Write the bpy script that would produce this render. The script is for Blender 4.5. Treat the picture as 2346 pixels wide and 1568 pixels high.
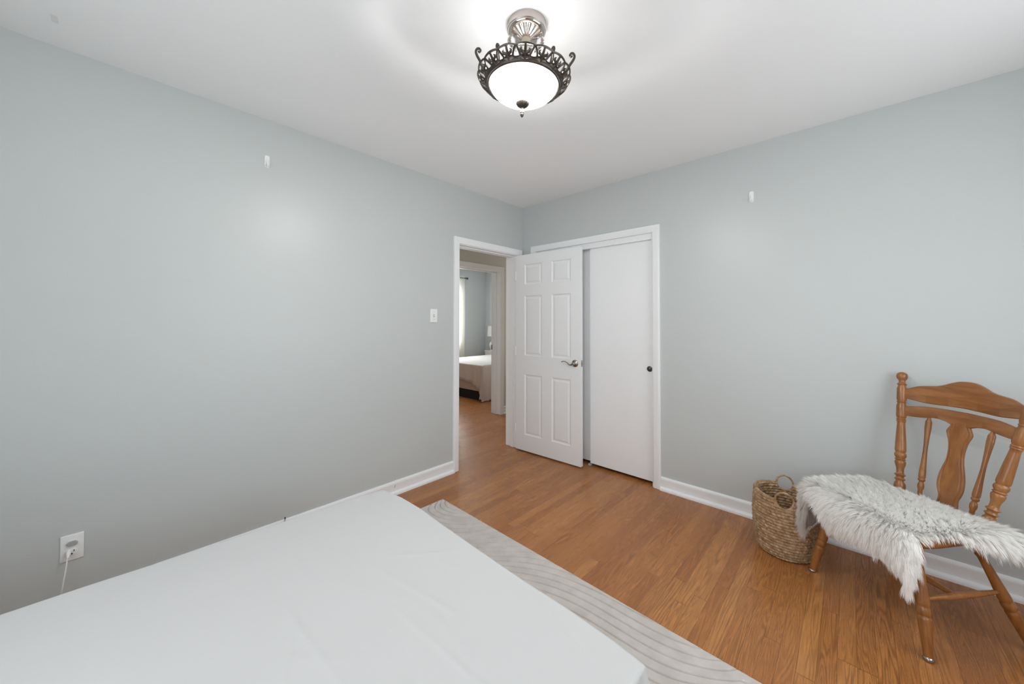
import bpy, bmesh, math, random
import numpy as np
from mathutils import Vector, Matrix
PI = math.pi
for o in list(bpy.data.objects): bpy.data.objects.remove(o)
S = bpy.context.scene
C = S.collection

# ------------------------------------------------------------------ camera
YAW, PITCH, ROLL = 0.74893, 0.017736, 0.0018314
FPX, PPY = 834.93, 722.84
CAM = Vector((2.5702, -2.9277, 1.3196))
fwd = Vector((-math.sin(YAW)*math.cos(PITCH), math.cos(YAW)*math.cos(PITCH), math.sin(PITCH)))
rgt = Vector((math.cos(YAW), math.sin(YAW), 0)); upv = rgt.cross(fwd)
r2 = rgt*math.cos(ROLL) + upv*math.sin(ROLL); u2 = -rgt*math.sin(ROLL) + upv*math.cos(ROLL)
cd = bpy.data.cameras.new('camera'); cam = bpy.data.objects.new('camera', cd); C.objects.link(cam)
cd.sensor_fit = 'HORIZONTAL'; cd.sensor_width = 36.0; cd.lens = FPX/2346*36
cd.shift_x = 0; cd.shift_y = (PPY-784)/2346; cd.clip_start = 0.02; cd.clip_end = 60
cam.matrix_world = Matrix(((r2.x, u2.x, -fwd.x, CAM.x), (r2.y, u2.y, -fwd.y, CAM.y), (r2.z, u2.z, -fwd.z, CAM.z), (0, 0, 0, 1)))
S.camera = cam

# ------------------------------------------------------------------ light
S.view_settings.view_transform = 'Standard'; S.view_settings.look = 'None'
S.view_settings.gamma = 1.0; S.view_settings.exposure = 0.88
w = bpy.data.worlds.new('daylight'); S.world = w; w.use_nodes = True
bg = w.node_tree.nodes['Background']; bg.inputs[0].default_value = (0.88, 0.95, 1.0, 1); bg.inputs[1].default_value = 0.8
def area(name, loc, direction, sx, sy, power, col=(1, 1, 1)):
    l = bpy.data.lights.new(name, 'AREA'); l.shape = 'RECTANGLE'; l.size = sx; l.size_y = sy; l.energy = power; l.color = col
    o = bpy.data.objects.new(name, l); C.objects.link(o); o.location = loc
    o.rotation_euler = Vector(direction).to_track_quat('-Z', 'Y').to_euler()
    return o
area('daylight_east_window', (3.80, -1.40, 1.45), (-1, 0, 0), 1.8, 1.6, 11.5, (0.93, 0.968, 1.0))
area('daylight_south_window', (1.9, -4.00, 1.45), (0, 1, 0), 2.0, 1.6, 9.8, (0.93, 0.968, 1.0))
area('daylight_bedroom_window', (-4.14, 1.65, 1.45), (1, 0, 0), 1.3, 1.3, 42, (1, 0.99, 0.97))
area('fill_hall_south', (-0.62, -3.60, 1.4), (0, 1, 0), 0.8, 1.9, 6, (1, 0.985, 0.96))
area('fill_hall_north', (-0.62, 1.72, 1.4), (0, -1, 0), 0.8, 1.9, 2.6, (1, 0.985, 0.96))  # second added fill, in front of the solid end wall
S.cycles.max_bounces = 14; S.cycles.diffuse_bounces = 10; S.cycles.transparent_max_bounces = 16
S.cycles.sample_clamp_indirect = 6

# ------------------------------------------------------------------ materials
def mat(name, col, rough=0.5, metal=0.0, spec=0.5, coat=0.0, bump=None, sheen=0.0, trans=0.0, ior=1.5, emis=None):
    m = bpy.data.materials.new(name); m.use_nodes = True
    nt = m.node_tree; b = nt.nodes['Principled BSDF']
    b.inputs['Base Color'].default_value = (*col, 1); b.inputs['Roughness'].default_value = rough
    b.inputs['Metallic'].default_value = metal; b.inputs['Specular IOR Level'].default_value = spec
    b.inputs['Coat Weight'].default_value = coat; b.inputs['Coat Roughness'].default_value = 0.15
    b.inputs['Sheen Weight'].default_value = sheen; b.inputs['Transmission Weight'].default_value = trans
    b.inputs['IOR'].default_value = ior
    if emis: b.inputs['Emission Color'].default_value = (*emis[0], 1); b.inputs['Emission Strength'].default_value = emis[1]
    if bump:
        sc, st, det = bump
        tc = nt.nodes.new('ShaderNodeTexCoord'); n = nt.nodes.new('ShaderNodeTexNoise'); bp = nt.nodes.new('ShaderNodeBump')
        n.inputs['Scale'].default_value = sc; n.inputs['Detail'].default_value = det
        bp.inputs['Strength'].default_value = st; bp.inputs['Distance'].default_value = 0.002
        nt.links.new(tc.outputs['Object'], n.inputs['Vector']); nt.links.new(n.outputs['Fac'], bp.inputs['Height'])
        nt.links.new(bp.outputs['Normal'], b.inputs['Normal'])
    return m
class NT:
    def __init__(s, m): s.t = m.node_tree; s.b = s.t.nodes['Principled BSDF']
    def n(s, typ, **kw):
        nd = s.t.nodes.new(typ)
        for k, v in kw.items(): setattr(nd, k, v)
        return nd
    def l(s, a, b): s.t.links.new(a, b)
    def math(s, op, a, b=None, c=None):
        nd = s.n('ShaderNodeMath', operation=op)
        for i, v in enumerate((a, b, c)):
            if v is None: continue
            if isinstance(v, (int, float)): nd.inputs[i].default_value = v
            else: s.l(v, nd.inputs[i])
        return nd.outputs[0]
    def ramp(s, fac, stops):
        nd = s.n('ShaderNodeValToRGB'); cr = nd.color_ramp
        while len(cr.elements) < len(stops): cr.elements.new(0.5)
        for e, (p, c) in zip(cr.elements, stops): e.position = p; e.color = (*c, 1)
        s.l(fac, nd.inputs[0]); return nd.outputs[0]
    def mix(s, fac, a, b, mode='MIX'):
        nd = s.n('ShaderNodeMix', data_type='RGBA', blend_type=mode)
        for sock, v in ((nd.inputs[0], fac), (nd.inputs[6], a), (nd.inputs[7], b)):
            if isinstance(v, (int, float)): sock.default_value = v
            elif isinstance(v, tuple): sock.default_value = (*v, 1)
            else: s.l(v, sock)
        return nd.outputs[2]

M = {}
M['wall'] = mat('wall_paint_grey', (0.55, 0.578, 0.573), 0.36, spec=0.45, bump=(260, 0.12, 3))
M['wall2'] = mat('wall_paint_blue_grey', (0.545, 0.575, 0.58), 0.5, bump=(260, 0.1, 3))
M['hall'] = mat('hall_paint_beige', (0.60, 0.585, 0.53), 0.5, bump=(260, 0.1, 3))
M['ceil'] = mat('ceiling_paint', (0.905, 0.915, 0.925), 0.85, spec=0.2, bump=(120, 0.15, 4))
M['patch'] = mat('ceiling_patch_paint', (0.80, 0.795, 0.785), 0.8, spec=0.2)
M['trim'] = mat('trim_white_gloss', (0.875, 0.885, 0.895), 0.32, spec=0.5, bump=(60, 0.05, 2))
M['door'] = mat('door_white_paint', (0.88, 0.89, 0.90), 0.38, spec=0.5)
M['plastic'] = mat('white_plastic', (0.85, 0.86, 0.85), 0.3)
M['plasticg'] = mat('grey_plastic', (0.42, 0.42, 0.42), 0.35)
M['dark'] = mat('dark_slot', (0.02, 0.02, 0.02), 0.6)
M['nickel'] = mat('brushed_nickel', (0.42, 0.39, 0.37), 0.22, metal=1.0)
M['knobm'] = mat('dark_pewter_knob', (0.10, 0.10, 0.11), 0.3, metal=0.8)
M['pewter'] = mat('antique_pewter', (0.085, 0.072, 0.062), 0.32, metal=0.75, bump=(300, 0.3, 3))
M['canopy'] = mat('satin_nickel', (0.50, 0.46, 0.43), 0.28, metal=1.0)
M['polish'] = mat('polished_nickel', (0.55, 0.50, 0.46), 0.10, metal=1.0)
M['tan'] = mat('tan_candle_sleeve', (0.50, 0.45, 0.33), 0.5)
M['crystal'] = mat('clear_crystal', (0.95, 0.93, 0.93), 0.02, trans=1.0, ior=1.52)
M['bulb'] = mat('frosted_bulb', (0.9, 0.9, 0.88), 0.5, emis=((1.0, 0.95, 0.88), 6.0))
M['sheet'] = mat('white_sheet', (0.62, 0.618, 0.617), 0.75, spec=0.25, sheen=0.1)
M['foundation'] = mat('grey_foundation', (0.40, 0.40, 0.41), 0.9)
M['pelt'] = mat('grey_suede_backing', (0.40, 0.37, 0.365), 0.9)
M['brown'] = mat('brown_rubber', (0.05, 0.03, 0.02), 0.6)
M['linen'] = mat('beige_linen', (0.60, 0.49, 0.42), 0.9, bump=(500, 0.6, 2))
M['beige'] = mat('beige_upholstery', (0.52, 0.40, 0.315), 0.85)
M['duvet'] = mat('white_duvet', (0.58, 0.58, 0.57), 0.85)
M['shade'] = mat('lamp_shade_linen', (0.72, 0.72, 0.70), 0.9)
M['ceramic'] = mat('white_ceramic', (0.72, 0.72, 0.71), 0.2)
M['black'] = mat('black_shadow_and_legs', (0.012, 0.010, 0.010), 0.9)  # black of the under-bed shadow box, also used on the bed legs

def glass_bowl():
    m = bpy.data.materials.new('frosted_alabaster_glass'); m.use_nodes = True; nt = m.node_tree
    nt.nodes.clear(); out = nt.nodes.new('ShaderNodeOutputMaterial')
    a = nt.nodes.new('ShaderNodeBsdfTranslucent'); a.inputs[0].default_value = (0.95, 0.95, 0.93, 1)
    d = nt.nodes.new('ShaderNodeBsdfPrincipled'); d.inputs['Base Color'].default_value = (0.9, 0.9, 0.88, 1); d.inputs['Roughness'].default_value = 0.25
    d.inputs['Emission Color'].default_value = (1, 0.985, 0.955, 1); d.inputs['Emission Strength'].default_value = 0.6
    t = nt.nodes.new('ShaderNodeBsdfTransparent'); t.inputs[0].default_value = (1, 1, 1, 1)
    m1 = nt.nodes.new('ShaderNodeMixShader'); m1.inputs[0].default_value = 0.45
    m2 = nt.nodes.new('ShaderNodeMixShader'); m2.inputs[0].default_value = 0.5
    nt.links.new(d.outputs[0], m1.inputs[1]); nt.links.new(a.outputs[0], m1.inputs[2])
    nt.links.new(m1.outputs[0], m2.inputs[1]); nt.links.new(t.outputs[0], m2.inputs[2]); nt.links.new(m2.outputs[0], out.inputs[0])
    return m
M['bowl'] = glass_bowl()
def added_baffle_mat():  # mostly opaque white, for the added disc above the bulbs
    m = bpy.data.materials.new('white_added_baffle'); m.use_nodes = True; nt = m.node_tree; nt.nodes.clear()
    out = nt.nodes.new('ShaderNodeOutputMaterial'); d = nt.nodes.new('ShaderNodeBsdfDiffuse'); d.inputs[0].default_value = (0.9, 0.9, 0.88, 1)
    t = nt.nodes.new('ShaderNodeBsdfTransparent'); mx = nt.nodes.new('ShaderNodeMixShader'); mx.inputs[0].default_value = 0.043
    nt.links.new(d.outputs[0], mx.inputs[1]); nt.links.new(t.outputs[0], mx.inputs[2]); nt.links.new(mx.outputs[0], out.inputs[0]); return m
M['added_baffle_mat'] = added_baffle_mat()
def window_glass():
    m = bpy.data.materials.new('window_glass'); m.use_nodes = True; nt = m.node_tree
    nt.nodes.clear(); out = nt.nodes.new('ShaderNodeOutputMaterial')
    g = nt.nodes.new('ShaderNodeBsdfGlossy'); g.inputs['Roughness'].default_value = 0.02
    t = nt.nodes.new('ShaderNodeBsdfTransparent'); mx = nt.nodes.new('ShaderNodeMixShader'); mx.inputs[0].default_value = 0.93
    nt.links.new(g.outputs[0], mx.inputs[1]); nt.links.new(t.outputs[0], mx.inputs[2]); nt.links.new(mx.outputs[0], out.inputs[0])
    return m
M['glass'] = window_glass()

def wood_floor():
    m = mat('red_oak_strip_floor', (0.4, 0.2, 0.08), 0.3, spec=0.42); k = NT(m); b = k.b
    tc = k.n('ShaderNodeTexCoord'); sp = k.n('ShaderNodeSeparateXYZ'); k.l(tc.outputs['Object'], sp.inputs[0])
    X, Y = sp.outputs[0], sp.outputs[1]
    u = k.math('DIVIDE', X, 0.0572); col = k.math('FLOOR', u); fu = k.math('FRACT', u)
    wn = k.n('ShaderNodeTexWhiteNoise', noise_dimensions='1D'); k.l(col, wn.inputs['W'])
    off = k.math('MULTIPLY', wn.outputs['Value'], 7.3)
    v = k.math('DIVIDE', k.math('ADD', Y, off), 0.98); row = k.math('FLOOR', v); fv = k.math('FRACT', v)
    cb = k.n('ShaderNodeCombineXYZ'); k.l(col, cb.inputs[0]); k.l(row, cb.inputs[1])
    w2 = k.n('ShaderNodeTexWhiteNoise', noise_dimensions='3D'); k.l(cb.outputs[0], w2.inputs['Vector'])
    rnd = w2.outputs['Value']; sc = k.n('ShaderNodeSeparateColor'); k.l(w2.outputs['Color'], sc.inputs[0])
    r1, r2_, r3 = sc.outputs[0], sc.outputs[1], sc.outputs[2]
    # cathedral rings: stretched noise field, contour-lined; amplitude varies by board
    gv = k.n('ShaderNodeCombineXYZ'); k.l(k.math('MULTIPLY', X, 25.0), gv.inputs[0])
    k.l(k.math('ADD', k.math('MULTIPLY', Y, 1.25), k.math('MULTIPLY', r1, 37.0)), gv.inputs[1]); k.l(k.math('MULTIPLY', rnd, 91.0), gv.inputs[2])
    n1 = k.n('ShaderNodeTexNoise'); n1.inputs['Scale'].default_value = 1.0; n1.inputs['Detail'].default_value = 1.5; n1.inputs['Roughness'].default_value = 0.4
    k.l(gv.outputs[0], n1.inputs['Vector'])
    rings = k.math('SINE', k.math('MULTIPLY', n1.outputs['Fac'], k.math('ADD', 70.0, k.math('MULTIPLY', r2_, 80.0))))
    rings = k.math('POWER', k.math('MULTIPLY', k.math('ADD', rings, 1.0), 0.5), 2.2)
    # fine pores
    pv = k.n('ShaderNodeCombineXYZ'); k.l(k.math('MULTIPLY', X, 420.0), pv.inputs[0])
    k.l(k.math('ADD', k.math('MULTIPLY', Y, 9.0), k.math('MULTIPLY', r3, 53.0)), pv.inputs[1])
    n2 = k.n('ShaderNodeTexNoise'); n2.inputs['Scale'].default_value = 1.0; n2.inputs['Detail'].default_value = 3.0
    k.l(pv.outputs[0], n2.inputs['Vector'])
    pores = n2.outputs['Fac']
    base = k.ramp(rnd, [(0.0, (0.40, 0.152, 0.043)), (0.25, (0.455, 0.180, 0.051)), (0.7, (0.50, 0.206, 0.060)), (1.0, (0.57, 0.250, 0.078))])
    c = k.mix(k.math('MULTIPLY', rings, k.math('ADD', 0.26, k.math('MULTIPLY', r3, 0.36))), base, (0.15, 0.052, 0.016))
    c = k.mix(k.math('MULTIPLY', k.math('SUBTRACT', pores, 0.35), 1.45), c, (0.17, 0.062, 0.018))
    # butt joints and edges between boards (real gaps of ~0.6 mm)
    e1 = k.math('LESS_THAN', k.math('MINIMUM', fu, k.math('SUBTRACT', 1.0, fu)), 0.011)
    e2 = k.math('LESS_THAN', k.math('MINIMUM', fv, k.math('SUBTRACT', 1.0, fv)), 0.0014)
    gap = k.math('MAXIMUM', e1, e2)
    c = k.mix(k.math('MULTIPLY', gap, 0.75), c, (0.08, 0.03, 0.012))
    k.l(c, b.inputs['Base Color'])
    rr = k.math('ADD', 0.27, k.math('MULTIPLY', rings, 0.07)); k.l(rr, b.inputs['Roughness'])
    bp = k.n('ShaderNodeBump'); bp.inputs['Strength'].default_value = 0.25; bp.inputs['Distance'].default_value = 0.001
    hgt = k.math('SUBTRACT', k.math('MULTIPLY', rings, -0.15), k.math('MULTIPLY', gap, 1.0))
    k.l(hgt, bp.inputs['Height']); k.l(bp.outputs['Normal'], b.inputs['Normal'])
    return m
M['floor'] = wood_floor()
def chair_wood(name, sx, sy, sz):
    m = mat(name, (0.36, 0.14, 0.045), 0.3, spec=0.5, coat=0.25); k = NT(m)
    tc = k.n('ShaderNodeTexCoord'); mp = k.n('ShaderNodeMapping'); k.l(tc.outputs['Object'], mp.inputs[0]); mp.inputs['Scale'].default_value = (sx, sy, sz)
    n = k.n('ShaderNodeTexNoise'); n.inputs['Scale'].default_value = 1.0; n.inputs['Detail'].default_value = 4.0; n.inputs['Distortion'].default_value = 0.6
    k.l(mp.outputs[0], n.inputs['Vector'])
    c = k.ramp(n.outputs['Fac'], [(0.25, (0.20, 0.072, 0.019)), (0.5, (0.295, 0.115, 0.031)), (0.75, (0.38, 0.160, 0.046))])
    k.l(c, k.b.inputs['Base Color']); return m
M['woodv'] = chair_wood('maple_vertical_grain', 40, 40, 6)
M['woodh'] = chair_wood('maple_horizontal_grain', 6, 40, 45)
def basket_mat():
    m = mat('seagrass_braid', (0.4, 0.27, 0.15), 0.75, spec=0.25); k = NT(m)
    tc = k.n('ShaderNodeTexCoord'); n = k.n('ShaderNodeTexNoise'); n.inputs['Scale'].default_value = 46.0; n.inputs['Detail'].default_value = 5.0
    k.l(tc.outputs['Object'], n.inputs['Vector'])
    c = k.ramp(n.outputs['Fac'], [(0.3, (0.26, 0.145, 0.070)), (0.5, (0.46, 0.295, 0.165)), (0.68, (0.66, 0.49, 0.335))])
    mp = k.n('ShaderNodeMapping'); mp.inputs['Scale'].default_value = (60, 60, 700); k.l(tc.outputs['Object'], mp.inputs[0])
    n2 = k.n('ShaderNodeTexNoise'); n2.inputs['Scale'].default_value = 1.0; k.l(mp.outputs[0], n2.inputs['Vector'])
    c = k.mix(k.math('MULTIPLY', n2.outputs['Fac'], 0.45), c, (0.20, 0.115, 0.055)); k.l(c, k.b.inputs['Base Color'])
    bp = k.n('ShaderNodeBump'); bp.inputs['Strength'].default_value = 0.5; bp.inputs['Distance'].default_value = 0.002
    k.l(n2.outputs['Fac'], bp.inputs['Height']); k.l(bp.outputs['Normal'], k.b.inputs['Normal']); return m
M['basket'] = basket_mat()
def rug_mat():
    m = mat('taupe_cut_pile', (0.46, 0.43, 0.395), 0.95, spec=0.1, sheen=0.35); k = NT(m)
    tc = k.n('ShaderNodeTexCoord'); n = k.n('ShaderNodeTexNoise'); n.inputs['Scale'].default_value = 14.0; n.inputs['Detail'].default_value = 4.0
    k.l(tc.outputs['Object'], n.inputs['Vector'])
    c = k.ramp(n.outputs['Fac'], [(0.3, (0.56, 0.515, 0.475)), (0.7, (0.67, 0.62, 0.58))]); k.l(c, k.b.inputs['Base Color'])
    n2 = k.n('ShaderNodeTexNoise'); n2.inputs['Scale'].default_value = 900.0; k.l(tc.outputs['Object'], n2.inputs['Vector'])
    bp = k.n('ShaderNodeBump'); bp.inputs['Strength'].default_value = 0.5; bp.inputs['Distance'].default_value = 0.002
    k.l(n2.outputs['Fac'], bp.inputs['Height']); k.l(bp.outputs['Normal'], k.b.inputs['Normal']); return m
M['rug'] = rug_mat()
def fur_mat(name='ivory_wool', col=(0.99, 0.983, 0.965, 1), tr=0.30):
    m = bpy.data.materials.new(name); m.use_nodes = True; nt = m.node_tree; nt.nodes.clear()
    out = nt.nodes.new('ShaderNodeOutputMaterial'); d = nt.nodes.new('ShaderNodeBsdfDiffuse'); t = nt.nodes.new('ShaderNodeBsdfTranslucent'); mx = nt.nodes.new('ShaderNodeMixShader')
    d.inputs[0].default_value = col; t.inputs[0].default_value = col; mx.inputs[0].default_value = tr
    nt.links.new(d.outputs[0], mx.inputs[1]); nt.links.new(t.outputs[0], mx.inputs[2]); nt.links.new(mx.outputs[0], out.inputs[0]); return m
M['fur'] = fur_mat()
M['curtain'] = fur_mat('white_curtain_voile', (0.90, 0.90, 0.87, 1), 0.5)

# ------------------------------------------------------------------ mesh helpers
def link(name, me, material=None, parent=None, loc=None, smooth=None):
    o = bpy.data.objects.new(name, me); C.objects.link(o)
    if material is not None:
        for mm in (material if isinstance(material, (list, tuple)) else [material]): me.materials.append(mm)
    if parent is not None: o.parent = parent
    if loc is not None: o.location = loc
    if smooth is not None:
        me.polygons.foreach_set('use_smooth', [True]*len(me.polygons))
        if smooth < 180: me.set_sharp_from_angle(angle=math.radians(smooth))
    return o
def from_bm(name, bm, material, parent=None, loc=None, smooth=None):
    bmesh.ops.recalc_face_normals(bm, faces=bm.faces)
    me = bpy.data.meshes.new(name); bm.to_mesh(me); bm.free()
    return link(name, me, material, parent, loc, smooth)
def empty(name, loc=(0, 0, 0), rz=0.0):
    o = bpy.data.objects.new(name, None); C.objects.link(o); o.location = loc; o.rotation_euler = (0, 0, rz); o.empty_display_size = 0.05; return o
def tag(o, label=None, cat=None, group=None, kind=None):
    if label: o['label'] = label
    if cat: o['category'] = cat
    if group: o['group'] = group
    if kind: o['kind'] = kind
    return o
def struct(o): o['kind'] = 'structure'; return o
def box(bm, x0, x1, y0, y1, z0, z1, bev=0.0, seg=2):
    g = bmesh.ops.create_cube(bm, size=1.0); vs = g['verts']
    for v in vs: v.co = Vector(((x0+x1)/2+v.co.x*(x1-x0), (y0+y1)/2+v.co.y*(y1-y0), (z0+z1)/2+v.co.z*(z1-z0)))
    if bev > 0:
        es = {e for v in vs for e in v.link_edges}
        bmesh.ops.bevel(bm, geom=list(es), offset=bev, segments=seg, affect='EDGES', profile=0.5)
def grid_faces(bm, rows, closed=True, cap=(False, False)):
    """rows: list of lists of co; closed in the ring direction"""
    R = [[bm.verts.new(p) for p in r] for r in rows]; n = len(R[0])
    for i in range(len(R)-1):
        for j in range(n if closed else n-1):
            a, b, c, d = R[i][j], R[i][(j+1) % n], R[i+1][(j+1) % n], R[i+1][j]
            bm.faces.new((a, b, c, d))
    if cap[0]: bm.faces.new(R[0])
    if cap[1]: bm.faces.new(list(reversed(R[-1])))
    return R
def lathe(bm, prof, p0=(0, 0, 0), p1=(0, 0, 1), n=28, cap=(True, True)):
    """prof: (t, r) with t in metres from p0 towards p1 scaled so that last t reaches p1 when p1 given as end point"""
    p0 = Vector(p0); p1 = Vector(p1); ax = (p1-p0); L = ax.length; ax.normalize()
    a = Vector((1, 0, 0)) if abs(ax.x) < 0.8 else Vector((0, 1, 0)); u = ax.cross(a).normalized(); v = ax.cross(u)
    T = prof[-1][0]-prof[0][0]
    rows = []
    for t, r in prof:
        c = p0 + ax*((t-prof[0][0])/T*L); r = max(r, 1e-4)
        rows.append([c+u*(r*math.cos(2*PI*k/n))+v*(r*math.sin(2*PI*k/n)) for k in range(n)])
    grid_faces(bm, rows, True, cap)
def lathe_z(bm, prof, n=48, cap=(False, False), mod=None, c=(0, 0)):
    rows = []
    for r, z in prof:
        row = []
        for k in range(n):
            a = 2*PI*k/n; rr = max(r, 1e-4)*(mod(a, r, z) if mod else 1)
            row.append((c[0]+rr*math.cos(a), c[1]+rr*math.sin(a), z))
        rows.append(row)
    grid_faces(bm, rows, True, cap)
def tube(bm, pts, r, n=8, closed=False, cap=True):
    pts = [Vector(p) for p in pts]; m = len(pts); rows = []
    rr = r if isinstance(r, (list, tuple)) else [r]*m
    prev = None
    for i in range(m):
        a = pts[(i-1) % m] if (closed or i > 0) else pts[0]; b = pts[(i+1) % m] if (closed or i < m-1) else pts[-1]
        t = (b-a).normalized()
        if prev is None:
            q = Vector((0, 0, 1)) if abs(t.z) < 0.9 else Vector((1, 0, 0)); u = t.cross(q).normalized()
        else:
            u = (prev-t*prev.dot(t)).normalized()
        prev = u; v = t.cross(u)
        rows.append([pts[i]+u*(rr[i]*math.cos(2*PI*k/n))+v*(rr[i]*math.sin(2*PI*k/n)) for k in range(n)])
    if closed: rows.append(rows[0])
    grid_faces(bm, rows, True, (cap and not closed, cap and not closed))
def plate(bm, outline, y0, y1, ybow=None, bev=0.0):
    """outline: list (x,z) CCW extruded from y0 to y1 (thickness); ybow(x) bends it"""
    f = lambda x: ybow(x) if ybow else 0.0
    n = len(outline)
    A = [bm.verts.new((x, y0+f(x), z)) for x, z in outline]; B = [bm.verts.new((x, y1+f(x), z)) for x, z in outline]
    fa = bm.faces.new(A); fb = bm.faces.new(list(reversed(B)))
    for i in range(n): bm.faces.new((A[i], B[i], B[(i+1) % n], A[(i+1) % n]))
    if bev > 0:
        es = list(fa.edges)+list(fb.edges)
        bmesh.ops.bevel(bm, geom=es, offset=bev, segments=3, affect='EDGES', profile=0.5)
def catmull(pts, k=6, closed=False):
    P = [Vector(p) for p in pts]; n = len(P); out = []
    rng = range(n) if closed else range(n-1)
    for i in rng:
        p0 = P[(i-1) % n] if (closed or i > 0) else P[0]; p1 = P[i]; p2 = P[(i+1) % n]; p3 = P[(i+2) % n] if (closed or i+2 < n) else P[-1]
        for j in range(k):
            t = j/k
            out.append(0.5*((2*p1)+(-p0+p2)*t+(2*p0-5*p1+4*p2-p3)*t*t+(-p0+3*p1-3*p2+p3)*t**3))
    if not closed: out.append(P[-1])
    return out
def casing(name, axis, pos, sgn, a, b, H, prof, foot=0.0):
    """mitred U casing. axis 'x': wall plane x=pos, opening spans y a..b; axis 'y': plane y=pos, opening spans x a..b"""
    bm = bmesh.new(); rows = []
    for w_, t in prof:
        q = [(a-w_, foot), (a-w_, H+w_), (b+w_, H+w_), (b+w_, foot)]
        rows.append([((pos+sgn*t, s, z) if axis == 'x' else (s, pos+sgn*t, z)) for s, z in q])
    R = [[bm.verts.new(p) for p in r] for r in rows]
    m = len(R)
    for i in range(m):
        for j in range(3):
            bm.faces.new((R[i][j], R[i][j+1], R[(i+1) % m][j+1], R[(i+1) % m][j]))
    bm.faces.new([R[i][0] for i in range(m)]); bm.faces.new([R[i][3] for i in reversed(range(m))])
    return struct(from_bm(name, bm, M['trim'], smooth=35))
CP = [(0.0, 0.0), (0.0, 0.010), (0.004, 0.013), (0.010, 0.0145), (0.040, 0.017), (0.050, 0.0185), (0.056, 0.017), (0.059, 0.012), (0.059, 0.0)]
CP2 = [(0.0, 0.0), (0.0, 0.011), (0.004, 0.014), (0.014, 0.0145), (0.018, 0.011), (0.022, 0.014), (0.052, 0.017), (0.058, 0.021), (0.066, 0.021), (0.070, 0.016), (0.070, 0.0)]
BP = [(0.0, 0.0), (0.030, 0.0), (0.030, 0.010), (0.0275, 0.018), (0.022, 0.024), (0.0135, 0.028), (0.0125, 0.040), (0.0125, 0.066), (0.0145, 0.080), (0.0135, 0.092), (0.009, 0.099), (0.0, 0.101)]
BP2 = [(0.0, 0.0), (0.026, 0.0), (0.025, 0.014), (0.016, 0.022), (0.015, 0.062), (0.009, 0.068), (0.009, 0.076), (0.013, 0.080), (0.013, 0.096), (0.008, 0.104), (0.0, 0.105)]
def baseboard(name, p0, p1, nrm, prof=BP):
    bm = bmesh.new(); p0 = Vector((*p0, 0)); p1 = Vector((*p1, 0)); nv = Vector((*nrm, 0)); n = len(prof)
    A = [bm.verts.new(p0+nv*t+Vector((0, 0, z))) for t, z in prof]; B = [bm.verts.new(p1+nv*t+Vector((0, 0, z))) for t, z in prof]
    for i in range(n): bm.faces.new((A[i], B[i], B[(i+1) % n], A[(i+1) % n]))
    bm.faces.new(A); bm.faces.new(list(reversed(B)))
    return struct(from_bm(name, bm, M['trim'], smooth=30))
def wallmesh(name, boxes, material):
    bm = bmesh.new()
    for b in boxes: box(bm, *b)
    return struct(from_bm(name, bm, material))

# ------------------------------------------------------------------ room shell
H = 2.54; XE = 3.62; YS = -3.82; XB = -3.95; YB = 3.14
bm = bmesh.new(); box(bm, XB-0.15, XE+0.15, YS-0.15, YB+0.15, -0.10, 0.0); struct(from_bm('floor', bm, M['floor']))
bm = bmesh.new(); box(bm, XB-0.15, XE+0.15, YS-0.15, YB+0.15, H, H+0.10); ceil = struct(from_bm('ceiling', bm, M['ceil']))
bm = bmesh.new(); box(bm, 0.200, 0.258, -3.134, -3.116, H-0.0012, H+0.001, 0.0005, 1)
pt = from_bm('painted_patch', bm, M['patch'], ceil)
# left wall (x=0, wall thickness .155) with the door opening
OY0, OY1, OZ = -0.878, -0.065, 2.034
wallmesh('wall_left', [(-0.155, 0, YS-0.15, OY0, 0, H), (-0.155, 0, OY0, OY1, OZ, H), (-0.155, 0, OY1, 0.0, 0, H)], M['wall'])
# right wall (y=0) with the closet opening
CX0, CX1, CZ = 0.168, 1.412, 2.062
wallmesh('wall_right', [(0, CX0, 0, 0.12, 0, H), (CX0, CX1, 0, 0.12, CZ, H), (CX1, XE+0.15, 0, 0.12, 0, H)], M['wall'])
wallmesh('wall_closet', [(0.02, 1.9, 0.70, 0.76, 0, H), (0.0, 0.02, 0.12, 0.76, 0, H), (1.9, 1.92, 0.12, 0.76, 0, H)], M['ceil'])
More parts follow.
